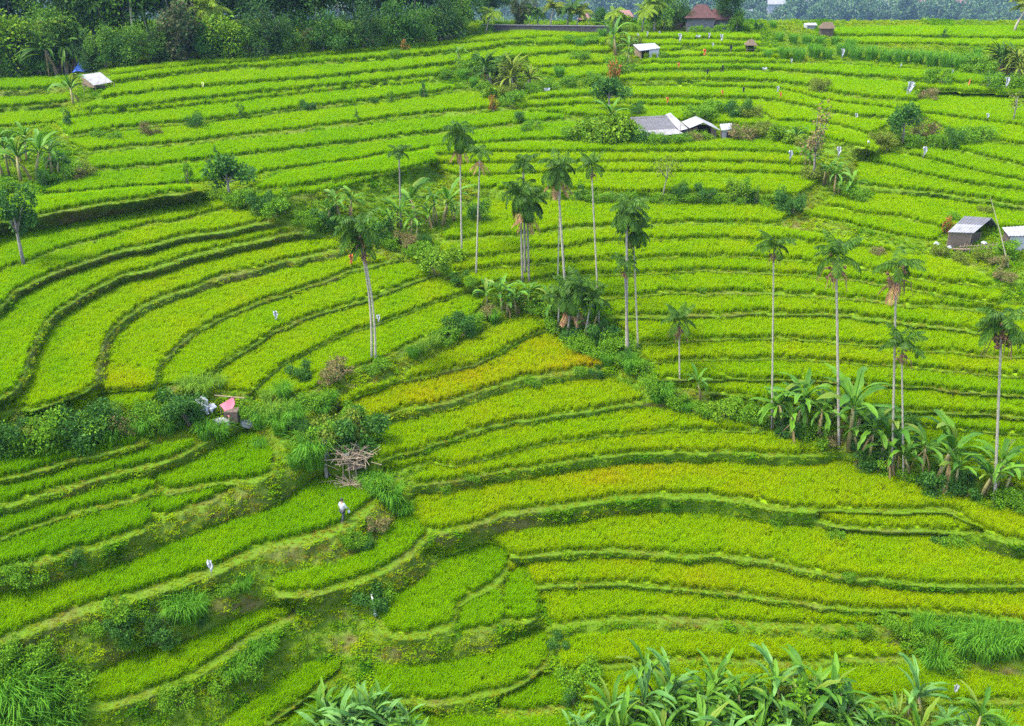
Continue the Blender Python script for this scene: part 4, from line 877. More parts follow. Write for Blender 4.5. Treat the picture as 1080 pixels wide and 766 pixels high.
# ------------------------------------------------------------------ areca palms
def crown_mesh(seed, L, n=12, droop=(1.2, 2.3), el=(0.1, 1.5), mat='palm_leaf'):
    r = np.random.default_rng(seed); mb = MB()
    for k in range(n): frond(mb, (0, 0, 0), k * 2.4 + r.normal(0, .2), r.uniform(*el), L * r.uniform(.85, 1.1), r.uniform(*droop), .60, 26, r, 0, .040, .7)
    return mb.mesh('crown', M[mat])
CROWNS = [crown_mesh(101, 2.0), crown_mesh(102, 2.1, 12), crown_mesh(103, 1.9, 10), crown_mesh(104, 2.1, 22, (1.3, 2.4), (-0.5, 1.45))]
def dead_mesh(seed, n=4):
    r = np.random.default_rng(seed); mb = MB()
    for k in range(n): frond(mb, (0, 0, -.3), r.uniform(0, 6.28), r.uniform(-1.1, -.4), 1.7, .6, .4, 12, r, 0, .045, .8)
    return mb.mesh('dead_frond', M['palm_dead'])
def nut_mesh(seed):
    r = np.random.default_rng(seed); mb = MB()
    for k in range(26):
        d = r.normal(0, .17, 3); mb.blob(d * (1, 1, 1.5) + (0, 0, -.2), .075, 5, 4)
    for k in range(10): d = r.normal(0, .28, 2); mb.tube([(0, 0, 0), (d[0], d[1], -.15), (d[0] * 1.3, d[1] * 1.3, -.75)], [.03, .02, .01], 4)
    return mb.mesh('nut_cluster', M['nuts'])
NUTS = nut_mesh(110); DEAD = [dead_mesh(111), dead_mesh(112, 7)]
def areca(base_uv, top_uv, label, crown=1.0, rad=0.115, nuts=True, dead=None, var=0, group='areca palms on the terraces', bend=0.0, dark=False):
    p = ground(*base_uv); q = at_y(top_uv[0], top_uv[1], p.y); d = q - p; hgt = d.z
    root = empty('areca_palm', p, 0); mb = MB(); n = 9; path = []
    for k in range(n + 1):
        t = k / n; path.append((d.x * t + bend * math.sin(t * math.pi), bend * .5 * math.sin(t * math.pi), hgt * t - (.3 if k == 0 else 0)))
    rad *= .88; mb.tube(path, np.linspace(rad * 1.15, rad * .8, n + 1), 8); mb.obj('trunk', M['bark_pale' if not dark else 'bark_grey'], root, True)
    top = Vector((d.x, 0, hgt)); sh = MB(); ln = 0.75 * crown
    sh.tube([top, top + Vector((0, 0, ln * .4)), top + Vector((0, 0, ln))], [rad * 1.15, rad * 1.2, rad * .5], 8); sh.obj('crown_shaft', M['shaft'], root, True)
    c = bpy.data.objects.new('crown', CROWNS[var % 4]); C.objects.link(c); c.parent = root; c.location = top + Vector((0, 0, ln * .9)); c.rotation_euler = (0, 0, RNG.uniform(0, 6.28)); c.scale = (crown * .92,) * 3
    if nuts:
        c = bpy.data.objects.new('nut_cluster', NUTS); C.objects.link(c); c.parent = root; c.location = top + Vector((.05, -.05, -.05)); c.rotation_euler = (0, 0, RNG.uniform(0, 6.28)); c.scale = (crown * nuts,) * 3
    if dead is not None:
        c = bpy.data.objects.new('dead_frond', DEAD[dead]); C.objects.link(c); c.parent = root; c.location = top + Vector((0, 0, .1)); c.scale = (crown,) * 3; c.rotation_euler = (0, 0, RNG.uniform(0, 6.28))
    return tag(root, label, 'palm', group)
areca((392,381),(379,252),'leaning areca palm on the bowl terraces with a full dark crown',1.35,.10,1.0,None,3,bend=.3)
areca((396,382),(384,268),'pale twin trunk just beside the leaning areca palm in the bowl',.95,.09,1.2,None,1,bend=.25)
areca((423,240),(421,168),'shorter areca palm rising from the bananas in the gully hedge',.95,.10,0,None,0,dark=True)
areca((487,268),(485,150),'slim areca palm with a dense crown at the upper end of the gully',1.15,.09,0,0,3)
areca((502,293),(506,168),'slim areca palm with a hanging orange dead frond',.85,.085,0,1,2)
areca((554,292),(552,182),'areca palm with stacked crowns and dead fronds in the middle of the row',1.1,.12,0,None,0,dark=True)
areca((551,298),(549,212),'dark hanging middle crown of the stacked areca palms',1.2,.11,0,1,3,dark=True)
areca((558,300),(556,222),'shorter dark areca palm hidden in front of the stacked crowns',1.25,.11,1.4,1,3,dark=True)
areca((597,318),(588,186),'bushy areca palm with red-brown dead fronds below its crown',1.2,.12,0,1,3)
areca((588,300),(591,196),'very thin areca palm just behind the bushy one',.8,.07,0,None,2)
areca((632,344),(624,182),'thin leaning areca palm right of the bushy pair',.85,.085,1.0,None,1)
areca((661,378),(661,232),'tallest double-crowned areca palm above the thicket',1.2,.13,1.0,None,3)
areca((663,379),(659,286),'lower areca trunk with nuts leaning on the tallest palm',.9,.11,1.2,None,0,dark=True)
areca((673,368),(668,250),'slim areca palm close behind the tallest palm',1.05,.08,1.2,None,3)
areca((717,408),(716,346),'short areca palm alone on the ridge hedge',1.0,.075,1.3,None,1)
areca((814,454),(816,268),'very slender tall areca palm at the left of the banana grove',.95,.08,1.0,None,0)
areca((885,472),(882,282),'tall straight areca palm in the middle of the banana grove',1.25,.12,1.5,None,1)
areca((941,497),(945,292),'tall areca palm half hidden behind a shorter palm',1.15,.10,1.6,0,2)
areca((953,506),(951,374),'lower areca palm crossing the trunk of a taller one',1.15,.085,1.0,None,1)
areca((1049,529),(1056,352),'rightmost tall areca palm at the edge of the banana grove',1.2,.11,1.5,None,3)
areca((598,356),(603,318),'stout short palm with drooping leaves in the thicket, left of three',1.35,.12,0,1,3,'short palms in the thicket')
areca((607,357),(611,312),'stout short palm in the thicket, middle of three',1.3,.10,0,None,0,'short palms in the thicket')
areca((616,356),(622,326),'stout short palm in the thicket, right of three',1.2,.10,0,None,1,'short palms in the thicket')
areca((588,352),(590,320),'lowest palm at the left side of the thicket',1.1,.10,0,None,2,'short palms in the thicket')

# ------------------------------------------------------------------ huts and houses
M['tin'] = plain_mat('weathered_tin', (0.19, 0.19, 0.195), (0.09, 0.09, 0.095), 2.5, 0.6, 0.4, .2)
M['tin_dark'] = plain_mat('grey_sheets', (0.085, 0.083, 0.088), (0.05, 0.048, 0.050), 3.0, 0.8, .2, .3)
M['white_sheet'] = plain_mat('white_sheet', (0.215, 0.215, 0.22), (0.10, 0.092, 0.08), 1.3, 0.7, .2)
M['board'] = plain_mat('old_boards', (0.085, 0.064, 0.046), (0.035, 0.027, 0.02), 5.0, 0.95, .1, .4)
M['bamboo_wall'] = plain_mat('woven_bamboo', (0.15, 0.11, 0.075), (0.075, 0.055, 0.036), 9.0, 0.9, .1, .5)
M['dark'] = plain_mat('interior_shade', (0.022, 0.018, 0.015), (0.012, 0.01, 0.009), 3, 1.0, .05)  # near-black colour paints in the shade behind the hut openings
M['thatch'] = plain_mat('thatch', (0.10, 0.075, 0.05), (0.04, 0.03, 0.02), 8, 1.0, .05, .5)
M['roof_tile'] = plain_mat('roof_tiles', (0.055, 0.027, 0.023), (0.030, 0.016, 0.015), 3, 0.9, .1, .3)
M['roof_pink'] = plain_mat('pinkish_roof', (0.15, 0.075, 0.065), (0.10, 0.055, 0.05), 3, 0.9, .1)
M['brick'] = plain_mat('reddish_wall', (0.11, 0.05, 0.036), (0.07, 0.034, 0.026), 4, 0.9, .1)
M['grey_wall'] = plain_mat('grey_wall', (0.10, 0.097, 0.095), (0.06, 0.058, 0.056), 2, 0.95, .1)
M['dark_wall'] = plain_mat('dark_stone_wall', (0.045, 0.044, 0.044), (0.022, 0.021, 0.021), 2.5, 0.95, .1, .4)
M['white_wall'] = plain_mat('white_wall', (0.28, 0.28, 0.285), (0.20, 0.20, 0.20), 2, .9, .1)
M['blue_tarp'] = plain_mat('blue_tarp', (0.02, 0.10, 0.42), (0.015, 0.06, 0.28), 2.5, .5, .4, .4)
M['pink_tarp'] = plain_mat('pink_tarp', (0.42, 0.095, 0.115), (0.32, 0.07, 0.09), 2.5, .6, .3, .3)
M['plastic'] = plain_mat('white_plastic', (0.34, 0.345, 0.345), (0.20, 0.205, 0.21), 5, .5, .4, .5)
M['orange_cloth'] = plain_mat('orange_cloth', (0.42, 0.10, 0.02), (0.3, 0.07, 0.02), 5, .7, .2)
M['yellow_cloth'] = plain_mat('yellow_cloth', (0.70, 0.66, 0.20), (0.5, 0.5, 0.16), 5, .7, .2)
M['black_cloth'] = plain_mat('black_cloth', (0.02, 0.02, 0.02), (0.012, 0.012, 0.012), 5, .8, .2)
M['stick'] = plain_mat('stick', (0.20, 0.155, 0.10), (0.10, 0.075, 0.048), 7, .9, .1)
M['bamboo'] = plain_mat('bamboo_pole', (0.30, 0.27, 0.17), (0.22, 0.18, 0.10), 4, .6, .3)
M['stone'] = plain_mat('grey_stone', (0.30, 0.29, 0.27), (0.16, 0.155, 0.145), 4, .9, .2, .4)
M['water'] = plain_mat('falling_water', (0.72, 0.76, 0.78), (0.5, 0.55, 0.57), 8, .25, .5)

def corrugated(mb, quad, th=0.05, n=None, amp=0.03, mi=0):     # sheet a->b along the eave, ribs run down the slope a->d
    a, b, c, d = [np.array(x, float) for x in quad]; n = n or max(6, int(np.linalg.norm(b - a) / 0.16)); nr = np.cross(b - a, d - a); nr /= np.linalg.norm(nr)
    if nr[2] < 0: nr = -nr
    v = []
    for k in range(n + 1):
        t = k / n; o = nr * (amp if k % 2 else -amp)
        for e in (0, 1): v += [a + (b - a) * t + o + nr * th * e, d + (c - d) * t + o + nr * th * e]
    f = []
    for k in range(n):
        i = 4 * k; j = i + 4
        f += [(i, j, j + 1, i + 1), (i + 2, i + 3, j + 3, j + 2), (i, i + 2, j + 2, j), (i + 1, j + 1, j + 3, i + 3)]
    f += [(0, 1, 3, 2), (4 * n, 4 * n + 2, 4 * n + 3, 4 * n + 1)]; mb.add(v, f, mi)
def roof_px(pts, Y):          # corners given as (u, v, how far behind the front plane)
    return [at_y(u, v, Y + dy) for u, v, dy in pts]
def local(root, pts): return [Vector(p) - root.location for p in pts]
def sheet(root, name, mat, pts, th=0.06, tin=True):
    mb = MB(); q = local(root, pts)
    if tin: corrugated(mb, q, th)
    else: mb.slab(q, th)
    return mb.obj(name, M[mat], root)
def post(root, p_top, gz, r=0.06, mat='stick', name='post', slant=0.0):
    mb = MB(); p = Vector(p_top) - root.location; mb.tube([(p.x + slant, p.y, gz - root.location.z - .15), (p.x, p.y, p.z - 0.03)], r, 6); return mb.obj(name, M[mat], root)
def wall_px(root, name, mat, top, gz, th=0.07):       # a wall from an upper edge of two points down to the ground
    a, b = [Vector(p) - root.location for p in top]; z = gz - root.location.z - 0.1
    mb = MB(); mb.slab([(a.x, a.y, z), (b.x, b.y, z), (b.x, b.y, b.z), (a.x, a.y, a.z)], th); return mb.obj(name, M[mat], root)

# white-roofed hut by the forest
p = ground(104, 97); h1 = empty('field_hut', p); Y = p.y
rq = roof_px([(85,79.5,2.0),(106,76.5,2.0),(119,87,.1),(99,90.5,0)], Y); sheet(h1, 'roof', 'white_sheet', [rq[0], rq[1], rq[2], rq[3]], .06)
for q in rq: post(h1, q + (Vector((0.1, .1, 0)) if q.x < 0 else Vector()), p.z - .4)
mb = MB(); c = (rq[0] + rq[1] + rq[2] + rq[3]) / 4 - p; mb.box((c.x, c.y, .55), (2.0, 1.2, .08)); mb.obj('platform', M['board'], h1)
a = local(h1, rq); mb = MB(); mb.slab([(a[0].x, a[0].y, .5), (a[3].x, a[3].y, .5), (a[3].x, a[3].y, a[3].z - .1), (a[0].x, a[0].y, a[0].z - .1)], .05); mb.obj('side_wall', M['bamboo_wall'], h1)
tag(h1, 'small open field hut with a slanted white sheet roof below the forest', 'hut')
g = ground(90, 79); tp = empty('tarpaulin', g); mb = MB()
A_ = [at_y(76,77,g.y+1.2), at_y(95,73.5,g.y+1.2), at_y(98,64.5,g.y+2.0), at_y(82,67,g.y+2.0)]
n_ = 6; v_ = []
for r_ in range(n_ + 1):
    for c_ in range(n_ + 1):
        s_, t_ = c_ / n_, r_ / n_; q = (A_[0] * (1 - s_) + A_[1] * s_) * (1 - t_) + (A_[3] * (1 - s_) + A_[2] * s_) * t_ - g
        v_.append((q.x, q.y + .12 * math.sin(5 * s_ + 3 * t_), q.z + .14 * math.sin(4 * s_ * t_ + 7 * s_)))
mb.add(v_, [(r_ * 7 + c_, r_ * 7 + c_ + 1, r_ * 7 + c_ + 8, r_ * 7 + c_ + 7) for r_ in range(6) for c_ in range(6)])
o = mb.obj('sheet', M['blue_tarp'], tp); sm = o.modifiers.new('thickness', 'SOLIDIFY'); sm.thickness = .03
for q in (A_[0], A_[1], A_[2], A_[3]): post(tp, q, g.z - .6, .04)
tag(tp, 'blue tarpaulin spread on sticks behind the white-roofed field hut', 'tarpaulin')

# main central hut
p = ground(692, 149); h2 = empty('farm_hut', p); Y = p.y; gz = p.z
r1 = roof_px([(664.5,124,2.6),(703,122,2.6),(714,137,.9),(672.5,139.5,.9)], Y); sheet(h2, 'roof', 'tin_dark', r1)
r2 = roof_px([(673,138.6,.85),(713,136.2,.85),(721,141,0),(681,145,0)], Y); sheet(h2, 'lean_to_roof', 'white_sheet', r2)
r3 = roof_px([(701.5,121,2.9),(707,119.2,2.9),(726,136,.6),(716.5,138.2,.6)], Y); sheet(h2, 'side_roof', 'white_sheet', r3, .06, False)
wall_px(h2, 'front_wall', 'board', [r2[3] + Vector((.3,.25,-.06)), r2[2] + Vector((-.3,.25,-.06))], gz); wall_px(h2, 'back_wall', 'board', [r1[0] + Vector((.2,-.2,-.1)), r1[1] + Vector((-.2,-.2,-.1))], gz)
wall_px(h2, 'end_wall', 'board', [r1[0] + Vector((.25,-.3,-.1)), r2[3] + Vector((.3,.3,-.06))], gz)
wall_px(h2, 'gable_wall', 'tin_dark', [r3[1] + Vector((-.1,-.2,-.15)), r3[2] + Vector((-.1,.15,-.1))], gz)
tag(h2, 'largest central hut with grey sheet roof and white lean-to', 'hut')
# gabled shed
def gable_shed(uv, peak, left, right, back, walls, roofm, label, name, opening=None):
    p = ground(*uv); r = empty(name, p); Y = p.y; gz = p.z
    pk, lf, rt = [at_y(*q, Y) for q in (peak, left, right)]; bk = Vector((back[0], back[1], back[2]))
    sheet(r, 'roof', roofm, [lf, lf + bk, pk + bk, pk]); sheet(r, 'roof', roofm, [pk, pk + bk, rt + bk, rt])
    a, b = lf + (rt - lf) * .1, rt + (lf - rt) * .1
    for q0, q1, nm in ((a, a + bk, 'side_wall'), (b, b + bk, 'side_wall'), (a + bk, b + bk, 'back_wall')): wall_px(r, nm, walls, [q0 + Vector((0, .15, -.12)), q1 + Vector((0, -.1, -.12))], gz)
    A2, B2, P2 = [q - p for q in (a, b, pk)]; zb = -.1
    mb = MB(); w0 = A2.lerp(B2, .22); w1 = A2.lerp(B2, .78)
    yo = .2
    def pt(x, z): return (x, A2.y + yo, z)
    mb.hexa([pt(A2.x, zb), pt(w0.x, zb), (w0.x, A2.y + yo + .07, zb), (A2.x, A2.y + yo + .07, zb)], [pt(A2.x, A2.z - .1), pt(w0.x, (A2.z * .55 + P2.z * .45) - .15), (w0.x, A2.y + yo + .07, (A2.z * .55 + P2.z * .45) - .15), (A2.x, A2.y + yo + .07, A2.z - .1)])
    mb.hexa([pt(w1.x, zb), pt(B2.x, zb), (B2.x, A2.y + yo + .07, zb), (w1.x, A2.y + yo + .07, zb)], [pt(w1.x, (B2.z * .55 + P2.z * .45) - .15), pt(B2.x, B2.z - .1), (B2.x, A2.y + yo + .07, B2.z - .1), (w1.x, A2.y + yo + .07, (B2.z * .55 + P2.z * .45) - .15)])
    mb.obj('front_wall', M[walls], r)
    mb = MB(); mb.box(((w0.x + w1.x) / 2, A2.y + yo + bk.y * .55, (A2.z) * .45), (abs(w1.x - w0.x) * .95, .08, A2.z)); mb.obj('inner_wall', M['dark'], r)  # near-black panel, shade of the open front put into its colour
    return tag(r, label, 'hut'), p
gable_shed((743,149),(742,129.5),(727,135.5),(759,137.5),(-.5,3.0,.1),'board','white_sheet','low gabled shed with white roof edges and a dark open front','shed')
p = ground(767, 149); r = empty('shed', p); Y = p.y; gz = p.z
q = roof_px([(759,131.5,2.0),(771.5,130.3,2.0),(774.5,136.5,0),(761,138,0)], Y); sheet(r, 'roof', 'white_sheet', q)
wall_px(r, 'front_wall', 'tin', [q[3] + Vector((.15,.15,-.1)), q[2] + Vector((-.15,.15,-.1))], gz); wall_px(r, 'side_wall', 'board', [q[0] + Vector((.2,-.15,-.1)), q[3] + Vector((.15,.15,-.1))], gz); wall_px(r, 'side_wall', 'board', [q[1] + Vector((-.2,-.15,-.1)), q[2] + Vector((-.15,.2,-.1))], gz)
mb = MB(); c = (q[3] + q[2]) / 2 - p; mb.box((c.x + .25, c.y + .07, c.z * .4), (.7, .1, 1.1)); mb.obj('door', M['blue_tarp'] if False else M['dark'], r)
tag(r, 'smallest central shed, boxy with a flat white roof beside the brown shrubs', 'hut')
# barn near the crest
p = ground(682, 62); r = empty('field_barn', p); Y = p.y; gz = p.z
q = roof_px([(667.5,47.3,3.2),(690,45.8,3.2),(696.5,51.2,.2),(675,54.2,0)], Y); sheet(r, 'roof', 'tin', q)
wall_px(r, 'side_wall', 'bamboo_wall', [q[0] + Vector((.2,-.2,-.1)), q[3] + Vector((.2,.2,-.1))], gz); wall_px(r, 'side_wall', 'white_wall', [q[1] + Vector((-.2,-.2,-.1)), q[2] + Vector((-.2,.2,-.1))], gz)
a, b = q[3] + Vector((.2,.2,-.1)), q[2] + Vector((-.2,.2,-.1)); wall_px(r, 'front_wall', 'white_wall', [a.lerp(b, .45), b], gz); wall_px(r, 'back_wall', 'dark', [a + Vector((.2, 2.2, -.2)), b + Vector((-.2, 2.2, -.2))], gz)  # back wall coloured near-black as the shade inside the half-open front
for t in (0.02, .25): post(r, a.lerp(b, t), gz)
tag(r, 'grey tin-roofed field barn with a half-open front near the crest', 'hut')
# little thatched shrine-like hut on legs
p = ground(791, 55); r = empty('raised_hut', p); Y = p.y; s = metres(p, 1.0)
mb = MB(); w = 6.2 * s; z0 = 7.5 * s
mb.add([(-w, -w, z0), (w, -w, z0), (w, w, z0), (-w, w, z0), (-w * .3, 0, z0 + 5.5 * s), (w * .3, 0, z0 + 5.5 * s)], [(0, 1, 5, 4), (1, 2, 5), (2, 3, 4, 5), (3, 0, 4), (3, 2, 1, 0)]); mb.obj('roof', M['thatch'], r)
for sx in (-1, 1):
    for sy in (-1, 1):
        mb = MB(); mb.tube([(sx * w * .7, sy * w * .7, -.2), (sx * w * .7, sy * w * .7, z0 + .1)], .07, 6); mb.obj('post', M['board'], r)
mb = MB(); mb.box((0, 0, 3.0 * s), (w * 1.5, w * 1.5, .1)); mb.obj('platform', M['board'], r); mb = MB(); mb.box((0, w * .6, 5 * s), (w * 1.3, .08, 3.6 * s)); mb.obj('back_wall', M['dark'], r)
tag(r, 'tiny dark thatched hut on posts in the upper terraces', 'hut')
# wooden hut at right
p = ground(1022, 263); h5 = empty('wooden_hut', p); Y = p.y; gz = p.z
q = roof_px([(1017,228.5,3.2),(1046,230.5,3.0),(1027,246.3,.2),(999.5,245.3,0)], Y)
mid1, mid2 = q[0].lerp(q[3], .5), q[1].lerp(q[2], .5)
sheet(h5, 'roof', 'tin_dark', [q[0], q[1], mid2, mid1]); sheet(h5, 'roof', 'white_sheet', [mid1, mid2, q[2], q[3]], .07)
q2 = roof_px([(1046,230.5,3.0),(1017,228.5,3.2),(1030,236,5.5),(1053,241,5.2)], Y); sheet(h5, 'roof', 'tin_dark', [q2[1], q2[0], q2[3], q2[2]])
a, b = q[3] + Vector((.25,.25,-.1)), q[2] + Vector((-.1,.25,-.1)); wall_px(h5, 'front_wall', 'bamboo_wall', [a, b], gz)
e = q2[3] + Vector((-.2,-.2,-.15)); k1 = b.lerp(e, .35); k2 = b.lerp(e, .75)
wall_px(h5, 'side_wall', 'board', [b, k1], gz); wall_px(h5, 'side_wall', 'board', [k2, e], gz); wall_px(h5, 'inner_wall', 'dark', [k1 + Vector((-.9,.3,0)), k2 + Vector((-.9,.3,0))], gz)  # near-black panel behind the side opening paints its inner shade
for q_ in (b, k1, k2, e): post(h5, q_, gz, .07)
tag(h5, 'wooden hut with woven walls and grey-and-white gable roof by the bamboo pole', 'hut')
p = ground(1074, 266); h6 = empty('shed', p); Y = p.y; gz = p.z
q = roof_px([(1057,240.5,2.6),(1092,238,2.6),(1098,249,0),(1064,249.5,0)], Y); sheet(h6, 'roof', 'white_sheet', q)
wall_px(h6, 'front_wall', 'white_wall', [q[3] + Vector((.25,.2,-.1)), q[2] + Vector((-.2,.2,-.1))], gz); wall_px(h6, 'side_wall', 'board', [q[0] + Vector((.2,-.2,-.1)), q[3] + Vector((.25,.2,-.1))], gz); wall_px(h6, 'back_wall', 'board', [q[0] + Vector((.2,-.2,-.1)), q[1] + Vector((-.2,-.2,-.1))], gz)
tag(h6, 'shed with a white sheet roof cut by the right edge', 'hut')
p = ground(1032, 266); fn = empty('wicker_fence', p)
for k in range(13):
    mb = MB(); x = -2.1 + k * .38; mb.tube([(x, -.3 + .05 * k, -.2), (x + RNG.normal(0, .05), -.3 + .05 * k, .9 + RNG.normal(0, .12))], .035, 5); mb.obj('stake', M['stick'], fn)
for z in (.35, .7):
    mb = MB(); mb.tube([(-2.2, -.36, z), (0, -.1, z + .05), (2.6, .24, z)], .03, 5); mb.obj('rail', M['stick'], fn)
tag(fn, 'low fence of rough sticks in front of the wooden hut', 'fence')
p = ground(1065, 282); t = at_y(1044.5, 208, p.y + .5); mb = MB(); d = t - p; mb.tube([(0, 0, -.3), d * .5, d], [.06, .05, .02], 6); o = mb.obj('bamboo_pole', M['bamboo']); o.location = p
tag(o, 'long pale bamboo pole leaning beside the wooden hut', 'pole')
for (u, v, lab) in ((987, 259, 'white plastic sack lying at the left corner of the wooden hut'), (1000, 263, 'white plastic sack at the front wall of the wooden hut'), (1037, 258, 'white bundle at the open side of the wooden hut')):
    p = ground(u, v); mb = MB(); mb.blob((0, 0, .16), (.28, .2, .2), 8, 6, 0, .2); mb.blob((.22, .05, .12), (.16, .14, .14), 7, 5, 0, .2); o = mb.obj('sack', M['plastic'], None); o.location = p; tag(o, lab, 'sack')

for (u, v, lab) in ((1014, 266, 'short stack of weathered planks against the front wall of the wooden hut'), (728, 152, 'short stack of weathered planks between the central hut and the gabled shed')):
    p = ground(u, v); r = empty('plank_stack', p)
    for k in range(5):
        mb = MB(); mb.box((RNG.normal(0, .06), RNG.normal(0, .05), .04 + .075 * k), (1.5 + RNG.normal(0, .15), .28, .06), RNG.normal(0, .08)); mb.obj('plank', M['bamboo_wall'], r)
    tag(r, lab, 'planks')
for (u, v, h, lab) in ((716, 149, 2.6, 'tall thin pole standing at the white lean-to of the central hut'), (664, 150, 3.0, 'tall thin pole standing at the left end of the central hut')):
    p = ground(u, v); mb = MB(); mb.tube([(0, 0, -.2), (.05, 0, h * .5), (.12, .03, h)], [.045, .04, .025], 6); o = mb.obj('wooden_pole', M['stick']); o.location = p; tag(o, lab, 'pole')
# houses and wall on the crest
def px_house(uvb, boxes, roofs, label, name, cat='house', dist=0.0, extra=()):
    p = ground(*uvb); p = Vector((p.x, p.y, p.z)); r = empty(name, p); Y = p.y + dist
    for (u0, v0, u1, v1, dy, th, mat, nm) in boxes:
        a, b = at_y(u0, v1, Y + dy), at_y(u1, v0, Y + dy); mb = MB(); c = (a + b) / 2 - p; mb.box((c.x, c.y + th / 2, c.z - .3), (abs(b.x - a.x), th, abs(b.z - a.z) + .6)); mb.obj(nm, M[mat], r)
    for (pts, mat) in roofs: sheet(r, 'roof', mat, roof_px(pts, Y), .12, False)
    return tag(r, label, cat)
px_house((744,35), [(724,18.5,754,35,0,5,'grey_wall','wall'),(754,20,772,33,1.5,5,'grey_wall','side_wing'),(712,14,724.5,27,3,3,'brick','red_wall')],
  [([(722,19.5,-.6),(756.5,19.5,-.6),(745,5,2.6),(735,5,2.6)],'roof_tile'), ([(754,21,.8),(774,21,.8),(771,10,4),(751,10,4)],'roof_tile'), ([(722,19.5,-.6),(735,5,2.6),(735,5,3.2),(722,17.5,6)],'roof_tile'), ([(722,17.5,6),(735,5,3.2),(745,5,3.2),(756.5,17.5,6)],'roof_tile')],
  'long house with a dull red tiled roof and grey walls on the crest', 'tiled_house')
px_house((656,30), [(648,17,666,30,6,4,'white_wall','wall')], [([(645.5,18,5.4),(668.5,18,5.4),(664,11,8),(650,11,8)],'roof_pink'), ([(645.5,17,10),(650,11,8),(664,11,8),(668.5,17,10)],'roof_pink')], 'pale house with a pinkish roof behind the crest palms', 'tiled_house')
px_house((617,30), [(613,20,621.5,31,8,2.5,'grey_wall','wall')], [([(609,21,7),(625,21,7),(617.5,13,9),(616.5,13,9)],'roof_pink'), ([(609,20,11),(616.5,13,9),(617.5,13,9),(625,20,11)],'roof_pink'), ([(609,21,7),(616.5,13,9),(616.5,13,9.2),(609,20,11)],'roof_pink'), ([(625,21,7),(625,20,11),(617.5,13,9.2),(617.5,13,9)],'roof_pink')], 'small pavilion with a reddish pyramid roof behind the long wall', 'pavilion', 'pavilion')
# long dark wall
a, b = ground(508, 33), ground(643, 35); r = empty('stone_wall', a); n_ = 16
mb = MB(); cap = MB(); ta, tb = at_y(508, 26.5, a.y), at_y(643, 28, b.y)
d = b - a; mb.slab([(0, 0, -.4), (d.x, d.y, d.z - .4), tuple(tb - a), tuple(ta - a)], .35); mb.obj('wall_body', M['dark_wall'], r)
u_ = Vector((0, 0, .05)); cap.slab([tuple(ta - a + u_ + Vector((0, -.25, 0))), tuple(tb - a + u_ + Vector((0, -.25, 0))), tuple(tb - a + u_ + Vector((0, .25, 0))), tuple(ta - a + u_ + Vector((0, .25, 0)))], .1); cap.obj('coping', M['grey_wall'], r)
tag(r, 'long low dark wall along the crest behind the terraces', 'wall')
px_house((854,34), [(851,26.5,861,32,3,2.5,'white_wall','wall')], [([(850,27,2.5),(862,27,2.5),(860.5,24.5,4.5),(851.5,24.5,4.5)],'white_sheet')], 'white shed on the crest beside the thatched hut', 'shed', 'shed')
p = ground(871, 38); r = empty('raised_hut', p); s = metres(p, 1.0); w = 8 * s
mb = MB(); mb.add([(-w, -w * .7, 8 * s), (w, -w * .7, 8 * s), (w, w * .7, 8 * s), (-w, w * .7, 8 * s), (-w * .6, 0, 14 * s), (w * .6, 0, 14 * s)], [(0, 1, 5, 4), (1, 2, 5), (2, 3, 4, 5), (3, 0, 4), (3, 2, 1, 0)]); mb.obj('roof', M['thatch'], r)
mb = MB(); mb.box((0, 0, 3.4 * s), (w * 1.6, w, 8.4 * s)); mb.obj('wall', M['board'], r); tag(r, 'dark hut under shaggy thatch on the crest skyline', 'hut')

# ------------------------------------------------------------------ shelters on the slope
p = ground(239, 446); r = empty('tarp_shelter', p); Y = p.y
q = [at_y(232, 427, Y + .5), at_y(246.5, 418.5, Y + 1.2), at_y(247.5, 426, Y + .9), at_y(241.5, 440.5, Y - .2)]
mb = MB(); L_ = local(r, q); n_ = 5; v_ = []
for i_ in range(n_ + 1):
    for j_ in range(n_ + 1):
        s_, t_ = j_ / n_, i_ / n_; w_ = (L_[0] * (1 - s_) + L_[1] * s_) * (1 - t_) + (L_[3] * (1 - s_) + L_[2] * s_) * t_
        v_.append((w_.x, w_.y - .05 * math.sin(6 * s_), w_.z - .10 * math.sin(math.pi * s_) * math.sin(math.pi * t_)))
mb.add(v_, [(i_ * 6 + j_, i_ * 6 + j_ + 1, i_ * 6 + j_ + 7, i_ * 6 + j_ + 6) for i_ in range(5) for j_ in range(5)]); o = mb.obj('tarp', M['pink_tarp'], r); sm = o.modifiers.new('thickness', 'SOLIDIFY'); sm.thickness = .03
for w_ in q: post(r, w_, p.z - .5, .04)
mb = MB(); a_, b_ = at_y(226, 417, Y + 1.3) - p, at_y(258, 420, Y + 1.0) - p; mb.tube([a_, b_], .05, 5); mb.obj('ridge_pole', M['stick'], r)
mb = MB(); mb.box((.4, .3, .5), (1.0, .8, .9)); mb.obj('inner_wall', M['board'], r)
tag(r, 'small shelter under a pink tarp on the scrubby bank', 'shelter')
p = ground(215, 436); r = empty('plastic_sheeting', p); mb = MB()
for k in range(16): mb.blob((RNG.uniform(-.75, .75), RNG.uniform(-.3, .3), .55 + RNG.uniform(-.35, .5)), (RNG.uniform(.1, .3), .14, RNG.uniform(.1, .3)), 7, 5, 0, .28)
mb.obj('crumpled_sheet', M['plastic'], r); post(r, p + Vector((-.5, .1, .8)), p.z, .035); post(r, p + Vector((.6, .1, .9)), p.z, .035)
tag(r, 'crumpled white plastic sheeting hung on sticks beside the pink shelter', 'plastic sheet')
